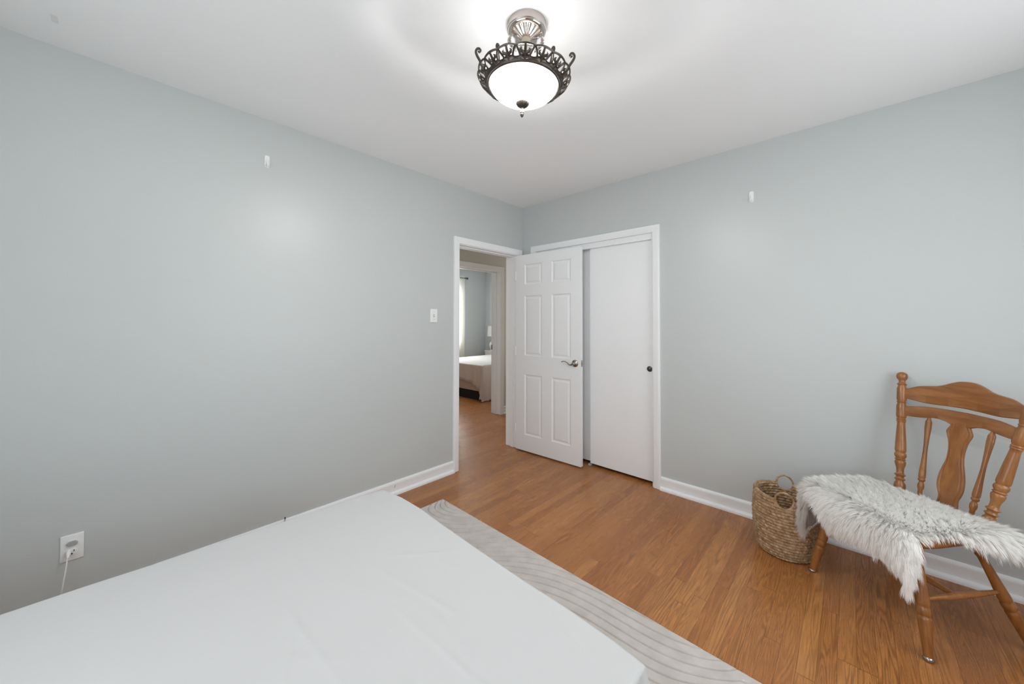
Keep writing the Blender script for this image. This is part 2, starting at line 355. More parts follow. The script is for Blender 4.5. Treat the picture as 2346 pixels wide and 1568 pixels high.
# east and south walls behind the photographer, each with a window
wallmesh('wall_east', [(XE, XE+0.15, YS-0.15, -2.30, 0, H), (XE, XE+0.15, -0.50, 0, 0, H), (XE, XE+0.15, -2.30, -0.50, 0, 0.65), (XE, XE+0.15, -2.30, -0.50, 2.25, H)], M['wall'])
wallmesh('wall_south', [(0, 0.90, YS-0.15, YS, 0, H), (2.90, XE, YS-0.15, YS, 0, H), (0.90, 2.90, YS-0.15, YS, 0, 0.65), (0.90, 2.90, YS-0.15, YS, 2.25, H)], M['wall'])
def window(name, axis, p, a, b, z0, z1):
    bm = bmesh.new(); f = 0.05
    def bb(s0, s1, z_0, z_1, d0, d1):
        if axis == 'x': box(bm, p+d0, p+d1, s0, s1, z_0, z_1, 0.003, 1)
        else: box(bm, s0, s1, p-d1, p-d0, z_0, z_1, 0.003, 1)
    for s0, s1, za, zb in ((a, a+f, z0, z1), (b-f, b, z0, z1), (a+f, b-f, z0, z0+f), (a+f, b-f, z1-f, z1), ((a+b)/2-0.02, (a+b)/2+0.02, z0+f, z1-f)):
        bb(s0, s1, za, zb, 0.03, 0.09)
    w_ = struct(from_bm(name, bm, M['trim'])); bm = bmesh.new()
    if axis == 'x': box(bm, p+0.058, p+0.062, a+f, b-f, z0+f, z1-f)
    else: box(bm, a+f, b-f, p-0.062, p-0.058, z0+f, z1-f)
    from_bm('window_pane', bm, M['glass'], w_); bm = bmesh.new()
    if axis == 'x': box(bm, p-0.03, p+0.03, a-0.03, b+0.03, z0-0.02, z0, 0.004)
    else: box(bm, a-0.03, b+0.03, p-0.03, p+0.03, z0-0.02, z0, 0.004)
    from_bm('window_sill', bm, M['trim'], w_)
window('window_1', 'x', XE, -2.30, -0.50, 0.65, 2.25)
window('window_2', 'y', YS, 0.90, 2.90, 0.65, 2.25)
# hall and the room beyond
HX = -1.095; HX2 = -1.262; D0, D1, DZ = -0.03, 0.775, 2.045
wallmesh('wall_hall', [(HX2, HX, YS-0.15, D0, 0, H), (HX2, HX, D0, D1, DZ, H), (HX2, HX, D1, YB, 0, H)], M['hall'])
wallmesh('wall_hall_end', [(HX, -0.155, 1.75, 1.85, 0, H), (-0.155, 0.0, 0.12, 1.85, 0, H), (HX, 0.0, YS-0.15, YS, 0, H)], M['hall'])
bm = bmesh.new(); box(bm, -0.158, -0.155, YS, OY0, 0, H); box(bm, -0.158, -0.155, OY0, OY1, OZ, H); box(bm, -0.158, -0.155, OY1, 1.75, 0, H)
struct(from_bm('wall_hall_lining', bm, M['hall']))
wallmesh('wall_bedroom_north', [(XB-0.15, HX2, YB, YB+0.15, 0, H)], M['wall2'])
wallmesh('wall_bedroom_west', [(XB-0.15, XB, -0.6, 0.95, 0, H), (XB-0.15, XB, 2.30, YB, 0, H), (XB-0.15, XB, 0.95, 2.30, 0, 0.80), (XB-0.15, XB, 0.95, 2.30, 2.12, H)], M['wall2'])
wallmesh('wall_bedroom_south', [(XB-0.15, HX2, -0.75, -0.6, 0, H)], M['wall2'])
bm = bmesh.new(); box(bm, HX2-0.004, HX2, -0.6, D0, 0, H); box(bm, HX2-0.004, HX2, D1, YB, 0, H); box(bm, HX2-0.004, HX2, D0, D1, DZ, H)
struct(from_bm('wall_bedroom_east', bm, M['wall2']))
bm = bmesh.new()
for s0, s1, za, zb in ((0.95, 1.0, 0.8, 2.12), (2.25, 2.30, 0.8, 2.12), (1.0, 2.25, 0.8, 0.85), (1.0, 2.25, 2.07, 2.12)): box(bm, XB-0.09, XB-0.03, s0, s1, za, zb, 0.003, 1)
w3 = struct(from_bm('window_3', bm, M['trim'])); bm = bmesh.new(); box(bm, XB-0.062, XB-0.058, 1.0, 2.25, 0.85, 2.07); from_bm('window_pane', bm, M['glass'], w3)

# trims
casing('trim_1', 'x', 0.0, 1, -0.864, -0.077, 2.022, CP)
casing('trim_2', 'x', -0.158, -1, -0.864, -0.077, 2.022, CP)
casing('trim_3', 'y', 0.0, -1, 0.184, 1.401, 2.0445, CP)
casing('trim_4', 'x', HX, 1, -0.022, 0.758, 2.031, CP2)
def jamb(name, x0, x1, y0, y1, z1, t, stop=None):
    bm = bmesh.new()
    box(bm, x0, x1, y0-t, y0, 0, z1+t, 0.0015, 1); box(bm, x0, x1, y1, y1+t, 0, z1+t, 0.0015, 1); box(bm, x0, x1, y0, y1, z1, z1+t, 0.0015, 1)
    if stop:
        s0, s1 = stop; d = 0.011
        box(bm, s0, s1, y0, y0+d, 0, z1-d, 0.001, 1); box(bm, s0, s1, y1-d, y1, 0, z1-d, 0.001, 1); box(bm, s0, s1, y0, y1, z1-d, z1, 0.001, 1)
    return struct(from_bm(name, bm, M['trim']))
jamb('trim_5', -0.157, -0.0005, -0.858, -0.084, 2.016, 0.019, (-0.085, -0.045))
jm = jamb('trim_6', HX2-0.003, HX-0.0005, -0.015, 0.756, 2.030, 0.0185, (-1.19, -1.155))
bm = bmesh.new(); box(bm, -1.262, -1.244, 0.7535, 0.757, 0.915, 0.985, 0.001, 1); from_bm('strike_plate', bm, M['knobm'], jm)
# closet jamb + fascia
bm = bmesh.new()
box(bm, 1.392, 1.4115, 0.0005, 0.12, 0, 2.061, 0.001, 1); box(bm, 0.1685, 0.188, 0.0005, 0.12, 0, 2.061, 0.001, 1)
box(bm, 0.188, 1.392, 0.005, 0.017, 1.994, 2.058, 0.0015, 1)
box(bm, 0.188, 1.392, 0.018, 0.12, 2.040, 2.058)
struct(from_bm('trim_7', bm, M['trim']))
baseboard('baseboard_left', (0, YS), (0, -0.9235), (1, 0))
baseboard('baseboard_right', (1.4605, 0), (XE, 0), (0, -1))
baseboard('baseboard_east', (XE, 0), (XE, YS), (-1, 0))
baseboard('baseboard_south', (0, YS), (XE, YS), (0, 1))
baseboard('baseboard_hall', (HX, 0.829), (HX, 1.75), (1, 0), BP2)
baseboard('baseboard_bedroom', (XB, YB), (HX2-0.004, YB), (0, -1), BP2)
baseboard('baseboard_window', (XB, -0.6), (XB, YB), (1, 0), BP2)
bm = bmesh.new(); tube(bm, [(0.0152, -1.4805, 0.076), (0.0150, -1.4835, 0.066), (0.0142, -1.4865, 0.052)], [0.0005, 0.0012, 0.0006], 6)
bl = bpy.data.objects['baseboard_left']; from_bm('paint_chip', bm, M['dark'], bl)

# ------------------------------------------------------------------ six panel door (open, hinged at the corner side)
def panel_door():
    W_, T = 0.7625, 0.035; Z0, Z1 = 0.013, 2.006
    xs = [0, 0.115, 0.330, 0.446, 0.659, W_]; zs = [Z0, 0.176, 0.786, 0.976, 1.585, 1.700, 1.906, Z1]
    bm = bmesh.new()
    for side in (0, 1):
        y = 0.0 if side == 0 else T; sg = 1 if side == 0 else -1
        for i in range(5):
            for j in range(7):
                x0, x1, z0, z1 = xs[i], xs[i+1], zs[j], zs[j+1]
                if i in (1, 3) and j in (1, 3, 5):
                    levels = [(0.0, 0.0), (0.008, 0.0065), (0.018, 0.0075), (0.034, 0.0025), (0.036, 0.0025)]
                    P = []
                    for ins, dep in levels:
                        P.append([bm.verts.new(p) for p in ((x0+ins, y+sg*dep, z0+ins), (x1-ins, y+sg*dep, z0+ins), (x1-ins, y+sg*dep, z1-ins), (x0+ins, y+sg*dep, z1-ins))])
                    for a, b in zip(P, P[1:]):
                        for q in range(4): bm.faces.new((a[q], a[(q+1) % 4], b[(q+1) % 4], b[q]))
                    bm.faces.new(P[-1])
                else:
                    bm.faces.new([bm.verts.new(p) for p in ((x0, y, z0), (x1, y, z0), (x1, y, z1), (x0, y, z1))])
    for q in (((0, 0, Z0), (0, T, Z0), (0, T, Z1), (0, 0, Z1)), ((W_, 0, Z0), (W_, T, Z0), (W_, T, Z1), (W_, 0, Z1)),
              ((0, 0, Z0), (W_, 0, Z0), (W_, T, Z0), (0, T, Z0)), ((0, 0, Z1), (W_, 0, Z1), (W_, T, Z1), (0, T, Z1))):
        bm.faces.new([bm.verts.new(p) for p in q])
    bmesh.ops.remove_doubles(bm, verts=bm.verts, dist=0.0002)
    d = from_bm('door_1', bm, M['door'])
    d.location = (0.0185, -0.1216, 0); d.rotation_euler = (0, 0, math.radians(2.34))
    struct(d)
    for side, sg in ((0, -1), (1, 1)):
        yb = 0.0 if side == 0 else T
        bm = bmesh.new()
        lathe(bm, [(0, 0.033), (0.004, 0.033), (0.008, 0.030), (0.012, 0.018), (0.016, 0.0125), (0.026, 0.0115), (0.030, 0.010)], (0.705, yb, 0.940), (0.705, yb+sg*0.030, 0.940), 32)
        h = from_bm('door_handle', bm, M['nickel'], d, smooth=40); h['label'] = 'brushed nickel door handle'
        bm = bmesh.new(); yy = yb+sg*0.033
        pts = catmull([(0.709, yy, 0.940), (0.695, yy-0.002*sg, 0.936), (0.676, yy, 0.927), (0.658, yy, 0.930), (0.640, yy, 0.944), (0.617, yy, 0.954), (0.595, yy, 0.955), (0.582, yy, 0.949), (0.578, yy, 0.951)], 5)
        rr = [0.0105-0.0062*min(1, i/(len(pts)*0.55)) for i in range(len(pts))]
        tube(bm, pts, rr, 12); from_bm('lever', bm, M['nickel'], h, smooth=60)
    bm = bmesh.new(); box(bm, W_-0.0005, W_+0.0015, 0.006, 0.029, 0.912, 0.970, 0.001, 1); box(bm, W_, W_+0.010, 0.011, 0.024, 0.932, 0.950, 0.003, 2)
    from_bm('latch_plate', bm, M['nickel'], d)
    for z in (0.22, 1.02, 1.80):
        bm = bmesh.new(); lathe(bm, [(0, 0.0055), (0.09, 0.0055)], (-0.006, 0.002, z-0.045), (-0.006, 0.002, z+0.045), 12)
        from_bm('hinge', bm, M['door'], d, smooth=40)
    return d
panel_door()
def slab(name, x0, x1, y0, y1, z0, z1):
    bm = bmesh.new(); box(bm, x0, x1, y0, y1, z0, z1, 0.0015, 1); return struct(from_bm(name, bm, M['door']))
d2 = slab('door_2', 0.8065, 1.391, 0.028, 0.060, 0.026, 2.038)
d3 = slab('door_3', 0.190, 0.845, 0.072, 0.104, 0.026, 2.038)
for dd, kx in ((d2, 1.362), (d3, 0.222)):
    bm = bmesh.new(); y = dd.bound_box[0][1]
    lathe(bm, [(0, 0.023), (0.0025, 0.023), (0.004, 0.021), (0.005, 0.018), (0.010, 0.013), (0.013, 0.006), (0.0135, 0.0)], (kx, y, 0.936), (kx, y-0.0135, 0.936), 28)
    k_ = from_bm('finger_pull', bm, M['knobm'], dd, smooth=50); k_['label'] = 'dark pewter finger pull'
bm = bmesh.new(); box(bm, 0.785, 0.812, 0.020, 0.060, 0.0, 0.016, 0.003, 1); tag(from_bm('floor_guide', bm, M['plasticg']), 'small grey plastic floor guide under the closet door edge', 'door guide')

# ------------------------------------------------------------------ wall fittings
def hook(name, p, n, label):
    """p centre on the wall, n outward; hook 27 x 75 mm"""
    n = Vector(n); s = Vector((0, 0, 1)).cross(n); e = empty(name, p); tag(e, label, 'wall hook', None)
    def P(a, z, t): return s*a+Vector((0, 0, z))+n*t
    bm = bmesh.new(); o = []
    for i in range(24):
        a = 2*PI*i/24; ca, sa = math.cos(a), math.sin(a)
        o.append((0.0135*math.copysign(abs(ca)**0.35, ca), 0.0370*math.copysign(abs(sa)**0.35, sa)))
    rows = [[P(x*k, z*k2, t) for x, z in o] for t, k, k2 in ((0, 1, 1), (0.003, 1, 1), (0.005, 0.93, 0.97))]
    grid_faces(bm, rows, True, (True, True)); from_bm('back_plate', bm, M['plastic'], e, smooth=40)
    bm = bmesh.new()
    pts = catmull([P(0, 0.010, 0.004), P(0, -0.004, 0.007), P(0, -0.020, 0.009), P(0, -0.030, 0.016), P(0, -0.026, 0.023), P(0, -0.017, 0.025)], 5)
    tube(bm, pts, [0.006]*8+[0.005]*(len(pts)-8), 8); from_bm('hook', bm, M['plastic'], e, smooth=50)
hook('adhesive_hook', (0, -2.3375, 2.283), (1, 0, 0), 'white adhesive hook high on the wall left of the doorway')
hook('adhesive_hook', (2.082, 0, 2.176), (0, -1, 0), 'white adhesive hook high on the wall right of the closet')

sw = empty('light_switch', (0, -1.132, 1.3695)); tag(sw, 'white toggle light switch on the grey wall beside the open doorway', 'light switch')
bm = bmesh.new(); box(bm, 0, 0.006, -0.035, 0.035, -0.0565, 0.0565, 0.0025, 3); from_bm('face_plate', bm, M['plastic'], sw, smooth=40)
bm = bmesh.new(); box(bm, 0.0055, 0.0068, -0.0055, 0.0055, -0.0125, 0.0125); from_bm('toggle_slot', bm, M['plasticg'], sw)
bm = bmesh.new(); lathe(bm, [(0, 0.0052), (0.012, 0.004), (0.014, 0.002)], (0.006, 0, 0), (0.018, 0, 0.008), 10); from_bm('toggle', bm, M['plastic'], sw, smooth=40)
for z in (-0.030, 0.030):
    bm = bmesh.new(); lathe(bm, [(0, 0.0032), (0.0012, 0.0028)], (0.006, 0, z), (0.0072, 0, z), 12); from_bm('screw', bm, M['plasticg'], sw)

ot = empty('wall_outlet', (0, -3.059, 0.306)); tag(ot, 'white duplex wall outlet low on the left wall beside the bed', 'outlet')
bm = bmesh.new(); box(bm, 0, 0.006, -0.0345, 0.0345, -0.0570, 0.0570, 0.0025, 3); from_bm('face_plate', bm, M['plastic'], ot, smooth=40)
for z in (-0.0195, 0.0195):
    bm = bmesh.new()
    o = [(0.0170*math.cos(a), 0.0140*max(-0.86, min(0.86, math.sin(a)))) for a in [2*PI*i/32 for i in range(32)]]
    grid_faces(bm, [[(t, y*k, z+zz*k) for y, zz in o] for t, k in ((0.0055, 1.0), (0.0078, 1.0), (0.0084, 0.96))], True, (True, True))
    r_ = from_bm('receptacle', bm, M['plastic'], ot, smooth=40)
    if z < 0:
        bm = bmesh.new(); box(bm, 0.0080, 0.0090, 0.0045, 0.0070, z+0.000, z+0.009); box(bm, 0.0080, 0.0090, -0.0070, -0.0045, z+0.000, z+0.009)
        lathe(bm, [(0, 0.0028), (0.001, 0.0028)], (0.0080, 0, z-0.0075), (0.0090, 0, z-0.0075), 12); from_bm('slot', bm, M['dark'], r_)
bm = bmesh.new(); o = [(0.0165*math.cos(a), 0.0120*max(-0.9, min(0.9, math.sin(a)))) for a in [2*PI*i/32 for i in range(32)]]
grid_faces(bm, [[(t, y*k, 0.0195+zz*k) for y, zz in o] for t, k in ((0.0080, 1.0), (0.013, 1.0), (0.016, 0.85))], True, (True, True))
sc_ = from_bm('safety_cap', bm, M['plasticg'], ot, smooth=40); sc_['label'] = 'grey plastic socket cap'

pc = empty('power_cord', (0, -3.064, 0.30)); tag(pc, 'thin white power cord hanging from the outlet down behind the bed', 'cord')
bm = bmesh.new(); lathe(bm, [(0, 0.0075), (0.012, 0.0080), (0.022, 0.0060), (0.032, 0.0032)], (0.009, -0.0035, -0.006), (0.034, -0.006, -0.026), 14); from_bm('plug', bm, M['plastic'], pc, smooth=50)
bm = bmesh.new()
pts = catmull([(0.033, -0.006, -0.0252), (0.046, -0.009, -0.065), (0.056, -0.014, -0.110), (0.055, -0.018, -0.150), (0.046, -0.024, -0.190), (0.040, -0.03, -0.235), (0.045, -0.05, -0.280), (0.09, -0.09, -0.2955), (0.16, -0.13, -0.2955)], 6)
pts = [Vector(p) for p in pts]; tube(bm, pts, 0.0023, 8); from_bm('cable', bm, M['plastic'], pc, smooth=60)
cx = empty('cable_stub', (0, -2.223, 0.075)); tag(cx, 'short grey cable stub poking up at the baseboard behind the bed', 'cable')
bm = bmesh.new(); tube(bm, catmull([(0.016, 0, -0.07), (0.019, 0, -0.02), (0.020, 0.0005, 0.022), (0.020, 0.001, 0.036)], 4), 0.0028, 8); from_bm('cable', bm, M['plasticg'], cx, smooth=60)
bm = bmesh.new(); lathe(bm, [(0, 0.0034), (0.009, 0.0034)], (0.020, 0.001, 0.034), (0.0205, 0.001, 0.045), 10); from_bm('connector', bm, M['dark'], cx)

# ------------------------------------------------------------------ ceiling lamp
def ceiling_lamp():
    L = empty('ceiling_lamp', (1.608, -1.807, H)); tag(L, 'semi-flush ceiling lamp with openwork pewter crown and glowing frosted glass bowl', 'ceiling lamp')
    L.rotation_mode = 'QUATERNION'
    from mathutils import Quaternion
    L.rotation_quaternion = Quaternion(Vector((fwd.x, fwd.y, 0)).normalized(), math.radians(2.9))
    bm = bmesh.new(); lathe_z(bm, [(0.002, 0.004), (0.079, 0.004), (0.0795, -0.002), (0.079, -0.029), (0.076, -0.032)], 64); from_bm('canopy', bm, M['canopy'], L, smooth=40)
    bm = bmesh.new(); lathe_z(bm, [(0.076, -0.032), (0.0755, -0.035), (0.071, -0.040), (0.066, -0.042), (0.064, -0.0425)], 64); from_bm('canopy_rim', bm, M['polish'], L, smooth=60)
    bm = bmesh.new()
    def fl(a, r, z): return 1+0.07*math.cos(20*a)*(1 if 0.020 < r < 0.0635 else 0)
    lathe_z(bm, [(0.064, -0.0425), (0.062, -0.0435), (0.056, -0.046), (0.047, -0.050), (0.038, -0.054), (0.029, -0.058), (0.021, -0.061), (0.017, -0.062)], 160, mod=fl)
    from_bm('fluted_cup', bm, M['polish'], L, smooth=60)
    bm = bmesh.new(); lathe_z(bm, [(0.0190, -0.055), (0.0190, -0.100), (0.0200, -0.102)], 40, cap=(True, False)); from_bm('sleeve', bm, M['tan'], L, smooth=40)
    bm = bmesh.new(); lathe_z(bm, [(0.0200, -0.101), (0.028, -0.104), (0.030, -0.110), (0.020, -0.126), (0.010, -0.13), (0.008, -0.15), (0.008, -0.24), (0.014, -0.243), (0.014, -0.30), (0.004, -0.31), (0.004, -0.335)], 32, cap=(True, True)); from_bm('stem', bm, M['canopy'], L, smooth=50)
    # crystal leaves
    va = math.atan2(rgt.y, rgt.x)
    for az, rr in ((va, 0.052), (va+PI, 0.052), (va+PI/2+0.3, 0.05), (va-PI/2-0.4, 0.05)):
        if az == va-PI/2-0.4: continue
        bm = bmesh.new(); rows = []
        for i in range(9):
            t = i/8; wv = 0.020*math.sin(PI*min(1, t*0.96+0.03))**0.7*(1.15-0.45*t); th = wv*0.45
            out = rr+0.012*math.sin(PI*t)-0.018*t
            rows.append([(out+0.004+wv*math.sin(2*PI*k/8)*0.85, th*1.1*math.cos(2*PI*k/8), -0.036-0.078*t) for k in range(8)])
        grid_faces(bm, rows, True, (True, True)); o = from_bm('crystal_leaf', bm, M['crystal'], L); o.rotation_euler = (0, 0, az)
    # glass bowl
    bm = bmesh.new(); pr = [(0.1385, -0.249), (0.1375, -0.256), (0.132, -0.270), (0.121, -0.282), (0.104, -0.294), (0.083, -0.304), (0.058, -0.312), (0.032, -0.317), (0.010, -0.318)]
    lathe_z(bm, pr, 72, cap=(False, True)); from_bm('glass_bowl', bm, M['bowl'], L, smooth=180)
    # ring holding the glass
    bm = bmesh.new(); lathe_z(bm, [(0.137, -0.250), (0.1395, -0.258), (0.144, -0.2595), (0.1475, -0.2565), (0.150, -0.2575), (0.1535, -0.254), (0.154, -0.247), (0.150, -0.242), (0.139, -0.243), (0.137, -0.250)], 72); from_bm('glass_ring', bm, M['pewter'], L, smooth=50)
    # openwork crown
    bm = bmesh.new(); N = 16; off = va+PI/2+PI/16
    def S3(a, s, o=0.0):
        r = 0.151+0.037*s**1.25 + o; z = -0.250+0.030*s-0.006*math.sin(PI*s)
        return (r*math.cos(a), r*math.sin(a), z+o*0.6)
    da = 2*PI/N
    for i in range(N):
        a0 = off+i*da
        tube(bm, [S3(a0+da*t, 0.93+0.07*math.sin(PI*t)**0.8) for t in [q/8 for q in range(9)]], [0.0046-0.0012*abs(t/4-1) for t in range(9)], 6)
        tube(bm, [S3(a0+0.30*da*math.sin(2*PI*q/14)*(0.62+0.38*math.cos(2*PI*q/14+PI)), 0.52-0.40*math.cos(2*PI*q/14+PI)) for q in range(14)], 0.0040, 6, closed=True)
        am = a0+da/2
        tube(bm, [S3(am, s) for s in (0.0, 0.25, 0.5, 0.75, 0.98)], [0.0075, 0.0065, 0.0052, 0.0048, 0.0040], 6)
        for sg in (-1, 1):
            tube(bm, [S3(am, 0.42), S3(am+sg*0.10*da, 0.56), S3(am+sg*0.20*da, 0.62), S3(am+sg*0.24*da, 0.74), S3(am+sg*0.17*da, 0.80)], [0.0045, 0.0055, 0.0058, 0.0040, 0.0020], 6)
            tube(bm, [S3(am, 0.05), S3(am+sg*0.16*da, 0.16), S3(am+sg*0.30*da, 0.22), S3(am+sg*0.40*da, 0.14)], [0.0065, 0.0062, 0.0052, 0.0036], 6)
    tube(bm, [S3(2*PI*q/96, 0.03) for q in range(96)], 0.0050, 8, closed=True)
    rows = []
    for k_ in range(9):
        q = k_/8; sc = [0.0, 0.12, 0.24, 0.36, 0.34, 0.22, 0.10, 0.0, 0.0][k_]; oo = [0.0015]*4+[-0.0025]*4+[0.0015]
        rows.append([S3(2*PI*j/192, sc*(1+0.28*math.cos(N*(2*PI*j/192-off-da/2))), oo[k_]) for j in range(192)])
    grid_faces(bm, rows)
    for i in range(48): 
        p = S3(2*PI*i/48, 0.10, 0.002); bmesh.ops.create_icosphere(bm, subdivisions=1, radius=0.0036, matrix=Matrix.Translation(p))
    from_bm('openwork_crown', bm, M['pewter'], L, smooth=50)
    # scroll arms
    for az, k in ((va+PI+0.02, 1.0), (va-0.02, 1.0), (va-PI/2-0.80, 0.0), (va-PI/2+0.80, 0.0)):
        bm = bmesh.new(); sp = []
        if k > 0:
            path = [(0.150, -0.235), (0.166, -0.200), (0.182, -0.165), (0.197, -0.140), (0.202, -0.124), (0.197, -0.113), (0.188, -0.112), (0.183, -0.120), (0.188, -0.127), (0.192, -0.122)]
        else:
            path = [(0.135, -0.245), (0.142, -0.215), (0.147, -0.190), (0.152, -0.176), (0.151, -0.168), (0.145, -0.167), (0.143, -0.173), (0.147, -0.176)]
        pts = catmull([(r, 0, z) for r, z in path], 5)
        n_ = len(pts); tube(bm, pts, [0.0062-0.0026*i/n_ for i in range(n_)], 8)
        o = from_bm('scroll_arm', bm, M['pewter'], L, smooth=60); o.rotation_euler = (0, 0, az)
    # finial
    bm = bmesh.new()
    lathe_z(bm, [(0.004, -0.312), (0.012, -0.3145), (0.020, -0.319), (0.0262, -0.324), (0.0262, -0.329), (0.021, -0.337), (0.013, -0.343), (0.007, -0.345)], 96, mod=lambda a, r, z: 1+(0.05*math.cos(24*a) if 0.0125 < r else 0), cap=(True, False))
    lathe_z(bm, [(0.007, -0.345), (0.005, -0.353), (0.0078, -0.360), (0.0085, -0.366), (0.0062, -0.3675), (0.0080, -0.371), (0.0070, -0.376), (0.004, -0.382), (0.0008, -0.385)], 24, cap=(False, True))
    from_bm('finial', bm, M['pewter'], L, smooth=50)
    bm = bmesh.new(); lathe_z(bm, [(0.008, -0.214), (0.100, -0.224), (0.128, -0.236)], 48); from_bm('added_glow_baffle', bm, M['added_baffle_mat'], L, smooth=50)  # added unseen disc, holds back bulb light from the ceiling
    # bulbs
    for az in (va, va+PI):
        bm = bmesh.new(); p0 = Vector((0.025*math.cos(az), 0.025*math.sin(az), -0.255)); p1 = Vector((0.095*math.cos(az), 0.095*math.sin(az), -0.262))
        lathe(bm, [(0, 0.010), (0.012, 0.011), (0.03, 0.020), (0.045, 0.022), (0.06, 0.016), (0.068, 0.004)], p0, p1, 20); from_bm('bulb', bm, M['bulb'], L, smooth=60)
        l = bpy.data.lights.new('bulb_light', 'POINT'); l.energy = 13.5; l.shadow_soft_size = 0.035; l.color = (1.0, 0.98, 0.955)
        o = bpy.data.objects.new('bulb_light', l); C.objects.link(o); o.parent = L; o.location = (0.06*math.cos(az+PI/2), 0.06*math.sin(az+PI/2), -0.262)
ceiling_lamp()

# ------------------------------------------------------------------ rug
RC = [14.077, -2.068, 0.015, 10.176, -1.352, -0.872, -14.157, 3.184, 1.306, -3.93, -0.526, 5.07, 9.422, -8.524, -4.951, 7.372, 10.761, -10.827, 3.133, 5.122, 4.693, -4.707, -10.338, 8.417]
def rug():
    X0, X1, Y1 = 0.0, 2.42, 0.0; depth = 1.62
    th = math.radians(-1.15); org = np.array([0.350, -1.284])
    nx, ny = 760, 400
    xs = np.linspace(0, 2.42, nx)
    ys = -np.concatenate([np.linspace(0, 0.80, 330), np.linspace(0.80, depth, ny-330+1)[1:]])
    U, V = np.meshgrid(xs, ys, indexing='ij')
    wx = org[0]+U*math.cos(th)-V*math.sin(th); wy = org[1]+U*math.sin(th)+V*math.cos(th)
    xx = np.clip(wx, 0.36, 2.26); yc = np.clip(wy, -1.53, -1.29)
    u = (xx-1.35); v = (yc+1.42)/0.1
    phi = np.zeros_like(u); i = 0
    for a in range(8):
        for b in range(3): phi += RC[i]*u**a*v**b; i += 1
    phi += (yc-wy)/0.045 + (wx-xx)*3
    fr = phi-np.round(phi)
    gy, gx = np.gradient(phi, axis=1), np.gradient(phi, axis=0)
    dist = np.abs(fr)*0.045
    h = 0.0150-0.0095*np.exp(-(dist/0.0024)**2)
    e = np.minimum(np.minimum(U, 2.42-U), np.minimum(-V, depth+V)); h *= 1-0.45*np.exp(-(e/0.006)**2)
    Z = h; top = np.stack([wx, wy, Z], -1).reshape(-1, 3)
    idx = np.arange(nx*ny).reshape(nx, ny)
    f = np.stack([idx[:-1, :-1], idx[:-1, 1:], idx[1:, 1:], idx[1:, :-1]], -1).reshape(-1, 4)[:, ::-1]
    ring = np.concatenate([idx[:, 0], idx[-1, 1:], idx[-2::-1, -1], idx[0, -2:0:-1]])
    low = top[ring].copy(); low[:, 2] = 0.0005; n0 = len(top); m = len(ring)
    side = np.array([[ring[i], ring[(i+1) % m], n0+(i+1) % m, n0+i] for i in range(m)])
    me = bpy.data.meshes.new('area_rug'); me.from_pydata(np.vstack([top, low]).tolist(), [], np.vstack([f, side]).tolist()+[list(range(n0+m-1, n0-1, -1))]); me.update()
    o = link('area_rug', me, M['rug'], smooth=60); tag(o, 'pale taupe area rug with carved wavy lines under the bed', 'rug')
rug()

